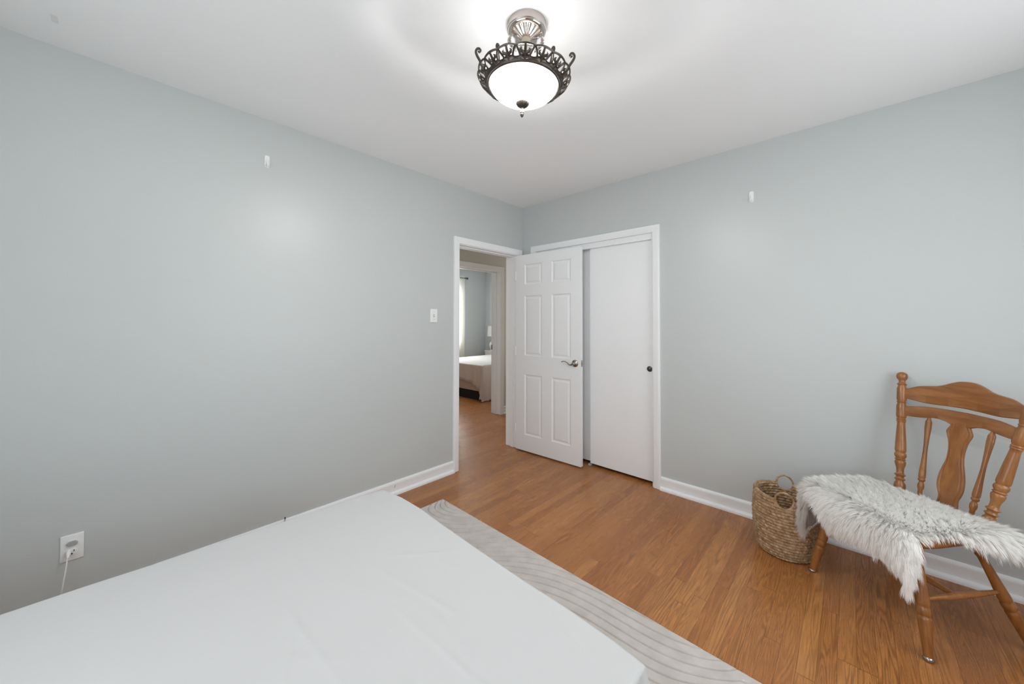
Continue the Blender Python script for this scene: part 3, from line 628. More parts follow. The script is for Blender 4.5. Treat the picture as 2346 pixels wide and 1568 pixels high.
# ------------------------------------------------------------------ bed
def bed():
    B = empty('bed', (1.50, -2.85, 0)); tag(B, 'low bed with plain white fitted sheet in the foreground', 'bed')
    L = lambda p: (p[0]-1.50, p[1]+2.85, p[2])
    # sheet : rounded slab grid with tucked corner pleats
    def xl(y): return np.interp(y, [-3.78, -3.15, -2.99, -2.52, -2.13, -2.02], [0.742, 0.752, 0.758, 0.790, 0.803, 0.820])
    def yf(x): return np.interp(x, [0.80, 0.95, 1.12, 1.30, 1.50, 1.70, 1.94, 2.10, 2.19], [-2.005, -1.982, -1.977, -1.989, -1.999, -2.004, -2.004, -2.014, -2.025])
    nx, ny = 150, 300; x1 = 2.190; y0 = -3.74; top = 0.47; R = 0.013
    rng = np.random.RandomState(4)
    rows = []
    # profile param s: from outside bottom over the top to the other bottom
    def prof(n, length, drop):
        s = []
        for q in np.linspace(0, 1, 10)[:-1]: s.append((0.0, -drop+(drop-R)*q))
        for q in np.linspace(0, PI/2, 9)[:-1]: s.append((R-R*math.cos(q), -R+R*math.sin(q)))
        for q in np.linspace(R, length-R, n): s.append((q, 0.0))
        for q in np.linspace(0, PI/2, 9)[1:]: s.append((length-R+R*math.sin(q), -R+R*math.cos(q)))
        for q in np.linspace(0, 1, 10)[1:]: s.append((length, -R-(drop-R)*q))
        return s
    drop = 0.33
    px = prof(nx, 1.0, drop); LX = x1-0.80
    px = [(a*1.0, b) for a, b in prof(nx, LX, drop)]; py = prof(ny, (-2.0-y0), drop)
    V = np.zeros((len(px), len(py), 3))
    for i, (a, za) in enumerate(px):
        for j, (b, zb) in enumerate(py):
            X_ = 0.80+a; Y_ = y0+b
            fx = (x1-X_)/LX; X2 = X_+(xl(Y_)-0.80)*fx
            fy = b/(-2.0-y0); Y2 = Y_+(yf(X_)+2.0)*fy
            z = top+min(za, zb) if not (za < 0 and zb < 0) else top-math.hypot(max(0, -za) if -za < R else -za, max(0, -zb) if -zb < R else -zb)
            if za < 0 and zb < 0: z = top-max(-za, -zb, min(R*1.6, math.hypot(za, zb)))
            V[i, j] = (X2, Y2, z)
    # soft wrinkles on the top
    Xg, Yg = V[..., 0], V[..., 1]
    wr = 0.0016*np.sin(9*Xg+3.2*Yg+1.3*np.sin(5*Yg))*np.sin(4*Yg+2*Xg)
    for k in range(26):
        cx_, cy_ = rng.uniform(0.85, 2.15), rng.uniform(-3.5, -2.05); an = rng.uniform(-0.5, 0.9); l_ = rng.uniform(0.06, 0.24); w_ = rng.uniform(0.006, 0.016)
        du = (Xg-cx_)*math.cos(an)+(Yg-cy_)*math.sin(an); dv = -(Xg-cx_)*math.sin(an)+(Yg-cy_)*math.cos(an)
        wr += rng.uniform(0.0008, 0.0022)*np.exp(-(du/l_)**2-(dv/w_)**2)
    V[..., 2] += np.where(V[..., 2] > top-0.02, wr, 0)
    V[..., 2] += 0.006*np.clip(1-((Xg-1.5)/0.7)**2, 0, 1)*np.clip(1-((Yg+2.9)/0.9)**2, 0, 1)
    # hanging side folds
    side = V[..., 2] < top-0.009
    amp = np.clip((top-V[..., 2]-0.006)/0.035, 0, 1)
    cdist = np.hypot(V[..., 0]-2.19, V[..., 1]+2.03)
    V[..., 0] += np.where(side & (V[..., 0] > 2.1), amp*(0.006*np.sin(38*V[..., 1])+np.clip((top-V[..., 2])/0.06, 0, 1)*0.026*np.exp(-((V[..., 1]+2.040)/0.030)**2)-0.011*np.exp(-((V[..., 1]+2.058)/0.007)**2)+0.008*np.exp(-((V[..., 1]+2.130)/0.016)**2)), 0)
    V[..., 1] += np.where(side & (V[..., 1] > -2.1), amp*0.004*np.sin(25*V[..., 0]), 0)
    nI, nJ = V.shape[:2]; idx = np.arange(nI*nJ).reshape(nI, nJ)
    f = np.stack([idx[:-1, :-1], idx[1:, :-1], idx[1:, 1:], idx[:-1, 1:]], -1).reshape(-1, 4)
    V[..., 0] -= 1.50; V[..., 1] += 2.85
    me = bpy.data.meshes.new('fitted_sheet'); me.from_pydata(V.reshape(-1, 3).tolist(), [], f.tolist()); me.update()
    link('fitted_sheet', me, M['sheet'], B, smooth=180)
    bm = bmesh.new(); box(bm, -0.66, 0.665, -0.86, 0.80, 0.20, 0.455, 0.03, 3); from_bm('mattress', bm, M['duvet'], B)
    bm = bmesh.new(); box(bm, -0.65, 0.655, -0.85, 0.79, 0.11, 0.20, 0.01, 2); from_bm('bed_base', bm, M['foundation'], B)
    for sx in (-0.56, 0.56):
        for sy in (-0.76, 0.70):
            bm = bmesh.new(); lathe_z(bm, [(0.022, 0.0145), (0.030, 0.11)], 20, cap=(True, True), c=(sx, sy)); from_bm('leg', bm, M['foundation'], B, smooth=40)
bed()

# ------------------------------------------------------------------ chair
CH = empty('dining_chair', (2.592, -0.586, 0), math.radians(-43.456)); tag(CH, 'honey maple dining chair with turned legs and carved back splat by the wall', 'chair')
WB, WT, DB, DT, ZT = 0.163, 0.244, 0.3936, 0.517, 1.03
def backp(lat, z, bow=0.042):
    t = (z-0.45)/(ZT-0.45); w_ = WB+(WT-WB)*t
    return DB+(DT-DB)*t + bow*max(0.0, 1-(lat/w_)**2)
def chair():
    # seat: superellipse outline wider at the front
    bm = bmesh.new(); rows = []; n = 64
    def outline(k, z):
        r = []
        for i in range(n):
            a = 2*PI*i/n; ca, sa = math.cos(a), math.sin(a); e = 0.42
            y = 0.185+(-0.225 if sa > 0 else 0.245)*abs(sa)**e*(1)
            fr = 1.0-0.16*max(0, (y-0.0)/0.42); x = 0.243*fr*math.copysign(abs(ca)**e, ca)
            r.append((x*k, 0.195+(y-0.195)*k, z))
        return r
    for k, z in ((0.90, 0.408), (0.97, 0.411), (0.995, 0.419), (1.0, 0.432), (0.995, 0.443), (0.97, 0.449), (0.90, 0.449), (0.6, 0.440), (0.2, 0.436)): rows.append(outline(k, z))
    grid_faces(bm, rows, True, (True, True)); from_bm('seat', bm, M['woodh'], CH, smooth=60)
    leg = [(0, 0.0135), (0.02, 0.0150), (0.06, 0.0172), (0.105, 0.0200), (0.130, 0.0212), (0.138, 0.0212), (0.141, 0.0190), (0.146, 0.0185), (0.149, 0.0205), (0.158, 0.0218), (0.170, 0.0215), (0.176, 0.0192), (0.180, 0.0188), (0.183, 0.0208), (0.190, 0.0208), (0.215, 0.0195), (0.26, 0.0165), (0.32, 0.0142), (0.345, 0.0140), (0.350, 0.0165), (0.356, 0.0168), (0.361, 0.0140), (0.368, 0.0175), (0.39, 0.0195), (0.42, 0.0160)]
    def mk(name, foot, top, glide=True):
        bm = bmesh.new(); f = Vector(foot); t = Vector(top); g = f+(t-f)*(0.012/0.42)
        lathe(bm, leg, g, t, 28); o = from_bm('leg', bm, M['woodv'], CH, smooth=50)
        bm = bmesh.new(); lathe(bm, [(0, 0.006), (0.001, 0.0155), (0.006, 0.0172), (0.009, 0.0172), (0.013, 0.014)], f, f+(t-f).normalized()*0.014, 24); q = from_bm('glide', bm, M['nickel'], o, smooth=50); q['label'] = 'shiny metal foot glide'
    hw = 0.2573
    legs = {}
    for s in (-1, 1):
        f0 = (s*hw, 0, 0); t0 = (s*(hw-0.080), 0.0565, 0.42); mk('f', f0, t0); legs[('f', s)] = (Vector(f0), Vector(t0))
        f1 = (s*0.2535, 0.4631, 0); t1 = (s*0.1705, 0.3106, 0.42); mk('r', f1, t1); legs[('r', s)] = (Vector(f1), Vector(t1))
    def pt(k, z): a, b = legs[k]; return a+(b-a)*(z/0.42)
    mids = []
    for s in (-1, 1):
        a, b = pt(('f', s), 0.208), pt(('r', s), 0.216); bm = bmesh.new()
        lathe(bm, [(0, 0.0070), (0.08, 0.0092), (0.2, 0.0128), (0.3, 0.0128), (0.42, 0.0092), (0.5, 0.0070)], a, b, 20); from_bm('side_stretcher', bm, M['woodh'], CH, smooth=50)
        mids.append(a+(b-a)*0.42)
    bm = bmesh.new(); lathe(bm, [(0, 0.009), (0.10, 0.0130), (0.12, 0.0130), (0.125, 0.0160), (0.135, 0.0160), (0.14, 0.0125), (0.145, 0.0160), (0.155, 0.0160), (0.16, 0.0130), (0.2, 0.0170), (0.3, 0.0170), (0.34, 0.0130), (0.345, 0.0160), (0.355, 0.0160), (0.36, 0.0125), (0.365, 0.0160), (0.375, 0.0160), (0.38, 0.0130), (0.5, 0.009)], mids[0], mids[1], 20)
    from_bm('cross_stretcher', bm, M['woodh'], CH, smooth=50)
    # back posts
    post = [(0.430, 0.017), (0.452, 0.0205), (0.478, 0.0225), (0.492, 0.0205), (0.500, 0.0150), (0.505, 0.0150), (0.512, 0.0215), (0.518, 0.0150), (0.524, 0.0145), (0.532, 0.0225), (0.539, 0.0150), (0.550, 0.0140), (0.565, 0.0150), (0.580, 0.0195), (0.592, 0.0215), (0.598, 0.0205), (0.602, 0.0170), (0.607, 0.0220), (0.612, 0.0170), (0.618, 0.0205), (0.626, 0.0232), (0.634, 0.0225), (0.641, 0.0180), (0.646, 0.0205), (0.650, 0.0215), (0.66, 0.0215), (0.72, 0.0190), (0.780, 0.0158), (0.792, 0.0155), (0.797, 0.0190), (0.801, 0.0165), (0.806, 0.0195), (0.811, 0.0160), (0.815, 0.0175), (0.822, 0.0200), (0.875, 0.0195), (0.884, 0.0165), (0.890, 0.0165), (0.894, 0.0195), (0.898, 0.0165), (0.902, 0.0175), (0.908, 0.0195), (0.965, 0.0190), (0.975, 0.0155), (0.980, 0.0150), (0.986, 0.0200), (0.992, 0.0150), (1.000, 0.0125), (1.008, 0.0140), (1.016, 0.0200), (1.028, 0.0225), (1.040, 0.0205), (1.048, 0.0120), (1.051, 0.0004)]
    def post_pt(s, z): t = (z-0.45)/(ZT-0.45); return Vector((s*(WB+(WT-WB)*t), DB+(DT-DB)*t, z))
    for s in (-1, 1):
        bm = bmesh.new(); lathe(bm, post, post_pt(s, 0.430), post_pt(s, 1.051), 32); from_bm('back_post', bm, M['woodv'], CH, smooth=50)
    def rail(name, topc, botc, th, x_half):
        bm = bmesh.new(); N = 56; T = catmull([(x, 0, z) for x, z in topc], 6); Bc = catmull([(x, 0, z) for x, z in botc], 6)
        tx = [p.x for p in T]; tz = [p.z for p in T]; bx = [p.x for p in Bc]; bz = [p.z for p in Bc]; rows = []
        for i in range(N+1):
            x = -x_half+2*x_half*i/N; zt = float(np.interp(x, tx, tz)); zb = float(np.interp(x, bx, bz)); r = 0.004
            ring = []
            for oy, zz in ((-th/2, zb+r), (-th/2+r, zb), (th/2-r, zb), (th/2, zb+r), (th/2, (zt+zb)/2), (th/2, zt-r), (th/2-r, zt), (-th/2+r, zt), (-th/2, zt-r), (-th/2, (zt+zb)/2)):
                ring.append((x, backp(x, zz)+oy, zz))
            rows.append(ring)
        grid_faces(bm, rows, True, (True, True)); from_bm(name, bm, M['woodh'], CH, smooth=50)
    rail('crest_rail', [(-0.23, 0.960), (-0.205, 0.972), (-0.175, 0.987), (-0.145, 0.994), (-0.118, 0.998), (-0.09, 1.006), (-0.06, 1.022), (-0.03, 1.034), (0, 1.037), (0.03, 1.034), (0.06, 1.022), (0.09, 1.006), (0.118, 0.998), (0.145, 0.994), (0.175, 0.987), (0.205, 0.972), (0.23, 0.960)],
         [(-0.23, 0.920), (-0.2, 0.916), (-0.13, 0.907), (-0.05, 0.910), (0, 0.912), (0.05, 0.910), (0.13, 0.907), (0.2, 0.916), (0.23, 0.920)], 0.018, 0.229)
    rail('lower_back_rail', [(-0.22, 0.874), (-0.19, 0.880), (-0.13, 0.890), (-0.06, 0.893), (0, 0.894), (0.06, 0.893), (0.13, 0.890), (0.19, 0.880), (0.22, 0.874)],
         [(-0.22, 0.828), (-0.19, 0.829), (-0.14, 0.833), (-0.095, 0.842), (-0.06, 0.838), (-0.035, 0.828), (0, 0.826), (0.035, 0.828), (0.06, 0.838), (0.095, 0.842), (0.14, 0.833), (0.19, 0.829), (0.22, 0.828)], 0.018, 0.216)
    # splat : moulded edge and raised middle
    prof = [(0.843, 0.034), (0.826, 0.036), (0.808, 0.044), (0.796, 0.0475), (0.783, 0.0445), (0.755, 0.0355), (0.725, 0.0305), (0.695, 0.0290), (0.665, 0.0315), (0.630, 0.0395), (0.595, 0.0465), (0.565, 0.0490), (0.540, 0.0480), (0.515, 0.0420), (0.495, 0.0360), (0.475, 0.0370), (0.440, 0.042)]
    P = catmull([(w_, 0, z) for z, w_ in prof], 5); bm = bmesh.new(); rows = []
    for p in P:
        hw_ = p.x; z = p.z; ring = []
        prof2 = [(-1, -0.004), (-0.93, -0.0075), (-0.80, -0.0075), (-0.74, -0.0055), (-0.66, -0.0090), (0, -0.0105), (0.66, -0.0090), (0.74, -0.0055), (0.80, -0.0075), (0.93, -0.0075), (1, -0.004), (1, 0.004), (0.93, 0.0075), (0, 0.0075), (-0.93, 0.0075), (-1, 0.004)]
        for q, oy in prof2: ring.append((hw_*q, backp(hw_*q, z)+oy, z))
        rows.append(ring)
    grid_faces(bm, rows, True, (True, True)); from_bm('back_splat', bm, M['woodv'], CH, smooth=35)
    sp = [(0.440, 0.008), (0.470, 0.0085), (0.488, 0.0085), (0.498, 0.0115), (0.510, 0.0125), (0.520, 0.0105), (0.525, 0.0080), (0.529, 0.0085), (0.533, 0.0125), (0.540, 0.0130), (0.545, 0.0105), (0.549, 0.0125), (0.556, 0.0130), (0.58, 0.0122), (0.62, 0.0098), (0.67, 0.0080), (0.70, 0.0082), (0.75, 0.0100), (0.79, 0.0122), (0.798, 0.0124), (0.801, 0.0112), (0.805, 0.0126), (0.809, 0.0112), (0.813, 0.0124), (0.820, 0.0115), (0.830, 0.0075), (0.842, 0.0055)]
    for s in (-1, 1):
        a = Vector((s*0.095, backp(0.095, 0.44, 0.035), 0.440)); b = Vector((s*0.117, backp(0.117, 0.842), 0.842)); bm = bmesh.new()
        lathe(bm, sp, a, b, 24); from_bm('back_spindle', bm, M['woodv'], CH, smooth=50)
chair()

# ------------------------------------------------------------------ sheepskin on the chair
def sheepskin():
    SK = empty('sheepskin_throw', (2.592, -0.586, 0), math.radians(-43.456)); tag(SK, 'shaggy white sheepskin draped over the chair seat', 'sheepskin')
    poly = np.array([(-0.47, -0.10), (-0.475, 0.02), (-0.41, 0.08), (-0.34, 0.12), (-0.30, 0.25), (-0.26, 0.345), (-0.15, 0.360), (0.0, 0.370), (0.12, 0.362), (0.185, 0.372), (0.215, 0.43), (0.235, 0.53), (0.27, 0.66), (0.315, 0.68), (0.325, 0.58), (0.300, 0.45), (0.275, 0.33), (0.246, 0.22), (0.234, 0.13), (0.229, 0.05),
                     (0.235, -0.01), (0.285, -0.07), (0.305, -0.15), (0.288, -0.198), (0.260, -0.182), (0.20, -0.150), (0.12, -0.118), (0.02, -0.128), (-0.06, -0.145), (-0.10, -0.150), (-0.140, -0.125), (-0.195, -0.03), (-0.28, -0.10), (-0.38, -0.15)])
    def inside(p):
        x, y = p[:, 0], p[:, 1]; r = np.zeros(len(p), bool); n = len(poly)
        for i in range(n):
            x1, y1 = poly[i]; x2, y2 = poly[(i+1) % n]
            c = ((y1 > y) != (y2 > y)) & (x < (x2-x1)*(y-y1)/(y2-y1+1e-12)+x1); r ^= c
        return r
    def edge_dist(p):
        d = np.full(len(p), 9.0); n = len(poly)
        for i in range(n):
            a = poly[i]; b = poly[(i+1) % n]; ab = b-a; t = np.clip(((p-a)@ab)/(ab@ab), 0, 1); q = a+t[:, None]*ab; d = np.minimum(d, np.hypot(*(p-q).T))
        return d
    z0 = 0.460; R = 0.036
    def F(p):
        q = np.stack([np.clip(p[:, 0], -0.205, 0.205), np.clip(p[:, 1], 0.005, 0.36)], 1); dv = p-q; s = np.hypot(dv[:, 0], dv[:, 1]); n2 = dv/np.maximum(s, 1e-6)[:, None]
        s = np.maximum(s-0.012, 0); a = np.minimum(s/R, PI/2*0.93); ex = s-R*a; ex = np.maximum(ex, 0)
        hor = R*np.sin(a)+ex*0.11; pos = np.zeros((len(p), 3)); pos[:, :2] = q+n2*(np.minimum(np.hypot(dv[:, 0], dv[:, 1]), 0.012)+hor)[:, None]
        tail = np.clip((p[:, 1]-0.36)/0.1, 0, 1)*np.clip((p[:, 0]-0.15)/0.05, 0, 1)
        zf = z0-R*(1-np.cos(a))-ex
        pos[:, 2] = zf
        # tail carries on past the seat corner, drooping slowly
        tp = np.stack([p[:, 0]+0.01, p[:, 1], z0-0.004-0.85*np.clip(p[:, 1]-0.40, 0, 1)**1.15-0.12*np.clip(p[:, 0]-0.24, 0, 1)], 1)
        pos = pos*(1-tail)[:, None]+tp*tail[:, None]
        nrm = np.concatenate([n2*np.sin(a)[:, None], np.cos(a)[:, None]], 1); nrm[:, 2] += tail; nrm /= np.linalg.norm(nrm, axis=1)[:, None]
        out = np.concatenate([n2*np.cos(a)[:, None], -np.sin(a)[:, None]], 1); out[s <= 0] = 0
        return pos, nrm, out
    # skin
    st = 0.008; gx = np.arange(-0.50, 0.36, st); gy = np.arange(-0.30, 0.72, st)
    Gx, Gy = np.meshgrid(gx, gy, indexing='ij'); P = np.stack([Gx.ravel(), Gy.ravel()], 1); ins = inside(P).reshape(Gx.shape); idx = np.arange(P.shape[0]).reshape(Gx.shape)
    q = ins[:-1, :-1] & ins[1:, :-1] & ins[1:, 1:] & ins[:-1, 1:]
    f = np.stack([idx[:-1, :-1][q], idx[1:, :-1][q], idx[1:, 1:][q], idx[:-1, 1:][q]], -1)
    used = np.unique(f); mp = -np.ones(P.shape[0], int); mp[used] = np.arange(len(used)); pos, nrm, out = F(P[used])
    me = bpy.data.meshes.new('hide'); me.from_pydata(pos.tolist(), [], mp[f].tolist()); me.update()
    o = link('hide', me, [M['fur'], M['pelt']], SK, smooth=180); o['label'] = 'grey suede underside'
    md = o.modifiers.new('thickness', 'SOLIDIFY'); md.thickness = 0.004; md.offset = -1; md.material_offset = 1; md.material_offset_rim = 1
    # dense undercoat, a soft thick layer the long wool grows out of
    hf = mp[f]
    edh = edge_dist(P[used]); puff = 0.026*(1-np.exp(-edh/0.025))
    tuft = 0.0025*np.sin(P[used][:, 0]*70+2*np.sin(P[used][:, 1]*40))*np.sin(P[used][:, 1]*62+1.5*np.sin(P[used][:, 0]*33))
    up = pos+nrm*(puff+tuft*(1-np.exp(-edh/0.02)))[:, None]+nrm*0.001
    me = bpy.data.meshes.new('undercoat'); me.from_pydata(up.tolist(), [], hf.tolist()); me.update()
    link('undercoat', me, M['fur'], SK, smooth=180)
    # wool
    rs = np.random.RandomState(7); N = 120000
    pts = []
    while sum(map(len, pts)) < N:
        c = rs.uniform((-0.50, -0.30), (0.36, 0.72), (N, 2)); pts.append(c[inside(c)])
    p = np.vstack(pts)[:N]; pos, nrm, out = F(p); ed = edge_dist(p)
    cen = np.array([-0.16, 0.46]); fl = p-cen; fl /= np.linalg.norm(fl, axis=1)[:, None]+1e-6
    a1 = 0.5*np.sin(p[:, 0]*14+1.7*np.sin(p[:, 1]*11))+0.4*np.sin(p[:, 1]*19+p[:, 0]*7); fl2 = np.stack([fl[:, 0]*np.cos(a1*0.5)-fl[:, 1]*np.sin(a1*0.5), fl[:, 0]*np.sin(a1*0.5)+fl[:, 1]*np.cos(a1*0.5)], 1)
    flow = np.concatenate([fl2, np.zeros((N, 1))], 1)
    flow -= nrm*np.sum(flow*nrm, 1)[:, None]
    pos = pos+nrm*(0.026*(1-np.exp(-ed/0.025))-0.0015)[:, None]
    hang = np.clip((z0-pos[:, 2])/0.08, 0, 1)
    edge = np.exp(-ed/0.03)
    d = nrm*(0.80-0.38*edge-0.38*hang)[:, None]+flow*(0.72+0.22*edge)[:, None]+out*0.35
    d[:, 2] -= 0.35*hang
    # clumps
    nc = 3600; ci = rs.randint(0, N, nc); cp = p[ci]
    cell = {}
    ids = np.zeros(N, int); CS = 0.02
    key = np.floor(cp/CS).astype(int); from collections import defaultdict
    dd = defaultdict(list)
    for i, (kx, ky) in enumerate(key): dd[(kx, ky)].append(i)
    kp = np.floor(p/CS).astype(int)
    for i in range(N):
        best = -1; bd = 1e9; kx, ky = kp[i]
        for ax in (-1, 0, 1):
            for ay in (-1, 0, 1):
                for j in dd.get((kx+ax, ky+ay), ()):
                    e_ = (cp[j, 0]-p[i, 0])**2+(cp[j, 1]-p[i, 1])**2
                    if e_ < bd: bd = e_; best = j
        ids[i] = ci[best] if best >= 0 else i
    cr = rs.normal(0, 0.30, (N, 3)); d = d+cr[ids]*0.30+rs.normal(0, 0.09, (N, 3)); d /= np.linalg.norm(d, axis=1)[:, None]
    ln = (0.044+0.018*edge+0.008*hang)*rs.uniform(0.72, 1.15, N)*(0.8+0.4*((ids*2654435761 % 1000)/1000.0))
    K = 4; segs = [pos-nrm*0.001]
    for k in range(1, K+1):
        t = k/K; g = np.zeros((N, 3)); g[:, 2] = -1
        dk = d+g*((0.20+0.55*hang)[:, None]*t*t)
        dk /= np.linalg.norm(dk, axis=1)[:, None]; segs.append(segs[-1]+dk*(ln/K)[:, None])
    segs = np.stack(segs, 1)
    cl = segs[ids]; wgt = (np.linspace(0, 1, K+1)**1.5*0.32)[None, :, None]; segs = segs*(1-wgt)+cl*wgt
    segs[..., 2] = np.maximum(segs[..., 2], 0.02)
    ch = segs[:, -1]-segs[:, 0]; ch /= np.linalg.norm(ch, axis=1)[:, None]+1e-9
    vn = nrm+0.15*d; vn /= np.linalg.norm(vn, axis=1)[:, None]
    sd = np.cross(ch, vn+rs.normal(0, 0.20, (N, 3))); sd /= np.linalg.norm(sd, axis=1)[:, None]+1e-9
    wd = np.array([0.0009, 0.0009, 0.0007, 0.0004, 0.00006])
    Lf = segs-sd[:, None, :]*wd[None, :, None]; Rt = segs+sd[:, None, :]*wd[None, :, None]
    verts = np.stack([Lf, Rt], 2).reshape(-1, 3); b0 = np.arange(N)*(2*(K+1))
    fs = np.concatenate([np.stack([b0+2*k, b0+2*k+1, b0+2*k+3, b0+2*k+2], 1) for k in range(K)])
    me = bpy.data.meshes.new('wool'); nV, nF = len(verts), len(fs)
    me.vertices.add(nV); me.vertices.foreach_set('co', verts.astype(np.float32).ravel()); me.loops.add(nF*4); me.loops.foreach_set('vertex_index', fs.astype(np.int32).ravel())
    me.polygons.add(nF); me.polygons.foreach_set('loop_start', np.arange(0, nF*4, 4, dtype=np.int32)); me.update(calc_edges=True); me.validate()
    vv = vn+sd*rs.uniform(-0.35, 0.35, (N, 1)); vv /= np.linalg.norm(vv, axis=1)[:, None]
    o = link('wool', me, M['fur'], SK, smooth=180)
sheepskin()

# ------------------------------------------------------------------ basket
def basket():
    BK = empty('woven_basket', (2.278, -0.288, 0)); tag(BK, 'round woven seagrass basket with two ring handles beside the chair', 'basket')
    n, m = 420, 150; HT = 0.335; az = np.linspace(0, 2*PI, n, endpoint=False)
    def rad(z):
        return np.interp(z, [0, 0.008, 0.03, 0.08, 0.15, 0.22, 0.28, 0.335], [0.112, 0.124, 0.133, 0.143, 0.1515, 0.1535, 0.1505, 0.1460])
    hr = 0.040; hz = 0.338
    arc = np.minimum(np.abs(((az-(-PI/2+0.10)+PI) % (2*PI))-PI), np.abs(((az-(PI/2+0.10)+PI) % (2*PI))-PI))*0.147
    dip = np.where(arc < hr, np.sqrt(np.maximum(hr*hr-arc*arc, 0))-0.003, 0); zt = HT-np.maximum(dip, 0)+0.004*np.cos(2*az)
    J = np.linspace(0, 1, m); Zg = J[None, :]*zt[:, None]
    rowh = 0.0162; v = Zg/rowh; k = np.floor(v); fv = (v-k)*2-1
    ph = az[:, None]*20+k*PI*0.5+fv*0.9
    bulge = np.sqrt(np.maximum(0, 1-fv**2))*(0.50+0.50*np.abs(np.cos(ph))**0.6)
    jit = np.sin(az[:, None]*7+k*2.1)*0.0012+np.sin(az[:, None]*53+k*5.3)*0.0008
    Ro = rad(Zg)+0.0095*bulge+jit-0.003; Ri = rad(Zg)-0.011-0.0080*bulge+jit*0.5
    def ringpts(R): return np.stack([R*np.cos(az)[:, None], R*np.sin(az)[:, None], Zg], -1)
    A = ringpts(Ro); B = ringpts(Ri); B[..., 2] = np.maximum(B[..., 2], 0.01)
    V = np.concatenate([A, B[:, ::-1]], 1); mm = V.shape[1]; idx = np.arange(n*mm).reshape(n, mm); nx_ = np.roll(idx, -1, 0)
    f = np.stack([idx[:, :-1], nx_[:, :-1], nx_[:, 1:], idx[:, 1:]], -1).reshape(-1, 4).tolist()
    f.append([int(x) for x in idx[::-1, 0]]); f.append([int(x) for x in idx[:, -1]])
    me = bpy.data.meshes.new('basket_body'); me.from_pydata(V.reshape(-1, 3).tolist(), [], f); me.update(); link('basket_body', me, M['basket'], BK, smooth=180)
    bm = bmesh.new()
    for sgn in (1, -1):
        c0 = (PI/2+0.10) if sgn > 0 else (-PI/2+0.10); span = PI/2-hr/0.147
        th = np.linspace(c0-PI/2-0.0, c0-PI/2+0.0, 2)
    for lo, hi in ((-PI/2+0.10+hr/0.147, PI/2+0.10-hr/0.147), (PI/2+0.10+hr/0.147, 3*PI/2+0.10-hr/0.147)):
        tube(bm, [(0.142*math.cos(a), 0.142*math.sin(a), HT+0.002+0.004*math.cos(2*a)) for a in np.linspace(lo, hi, 70)], [0.0062+0.0010*math.sin(i*1.9) for i in range(70)], 10)
    from_bm('rim', bm, M['basket'], BK, smooth=60)
    for c0 in (-PI/2+0.10, PI/2+0.10):
        bm = bmesh.new(); ra = Vector((math.cos(c0), math.sin(c0), 0)); ta = Vector((-math.sin(c0), math.cos(c0), 0)); ctr = ra*0.143+Vector((0, 0, hz-0.002)); pts = []; rr = []
        for i in range(90):
            a = 2*PI*i/90; off = -(hr*math.cos(a))**2/(2*0.147)
            pts.append(ctr+ta*(hr*math.cos(a)*1.03)+Vector((0, 0, hr*1.12*math.sin(a)))+ra*(off+0.003)); rr.append(0.0052+0.0009*math.sin(i*2*PI/3))
        tube(bm, pts, rr, 10, closed=True); from_bm('ring_handle', bm, M['basket'], BK, smooth=60)
basket()

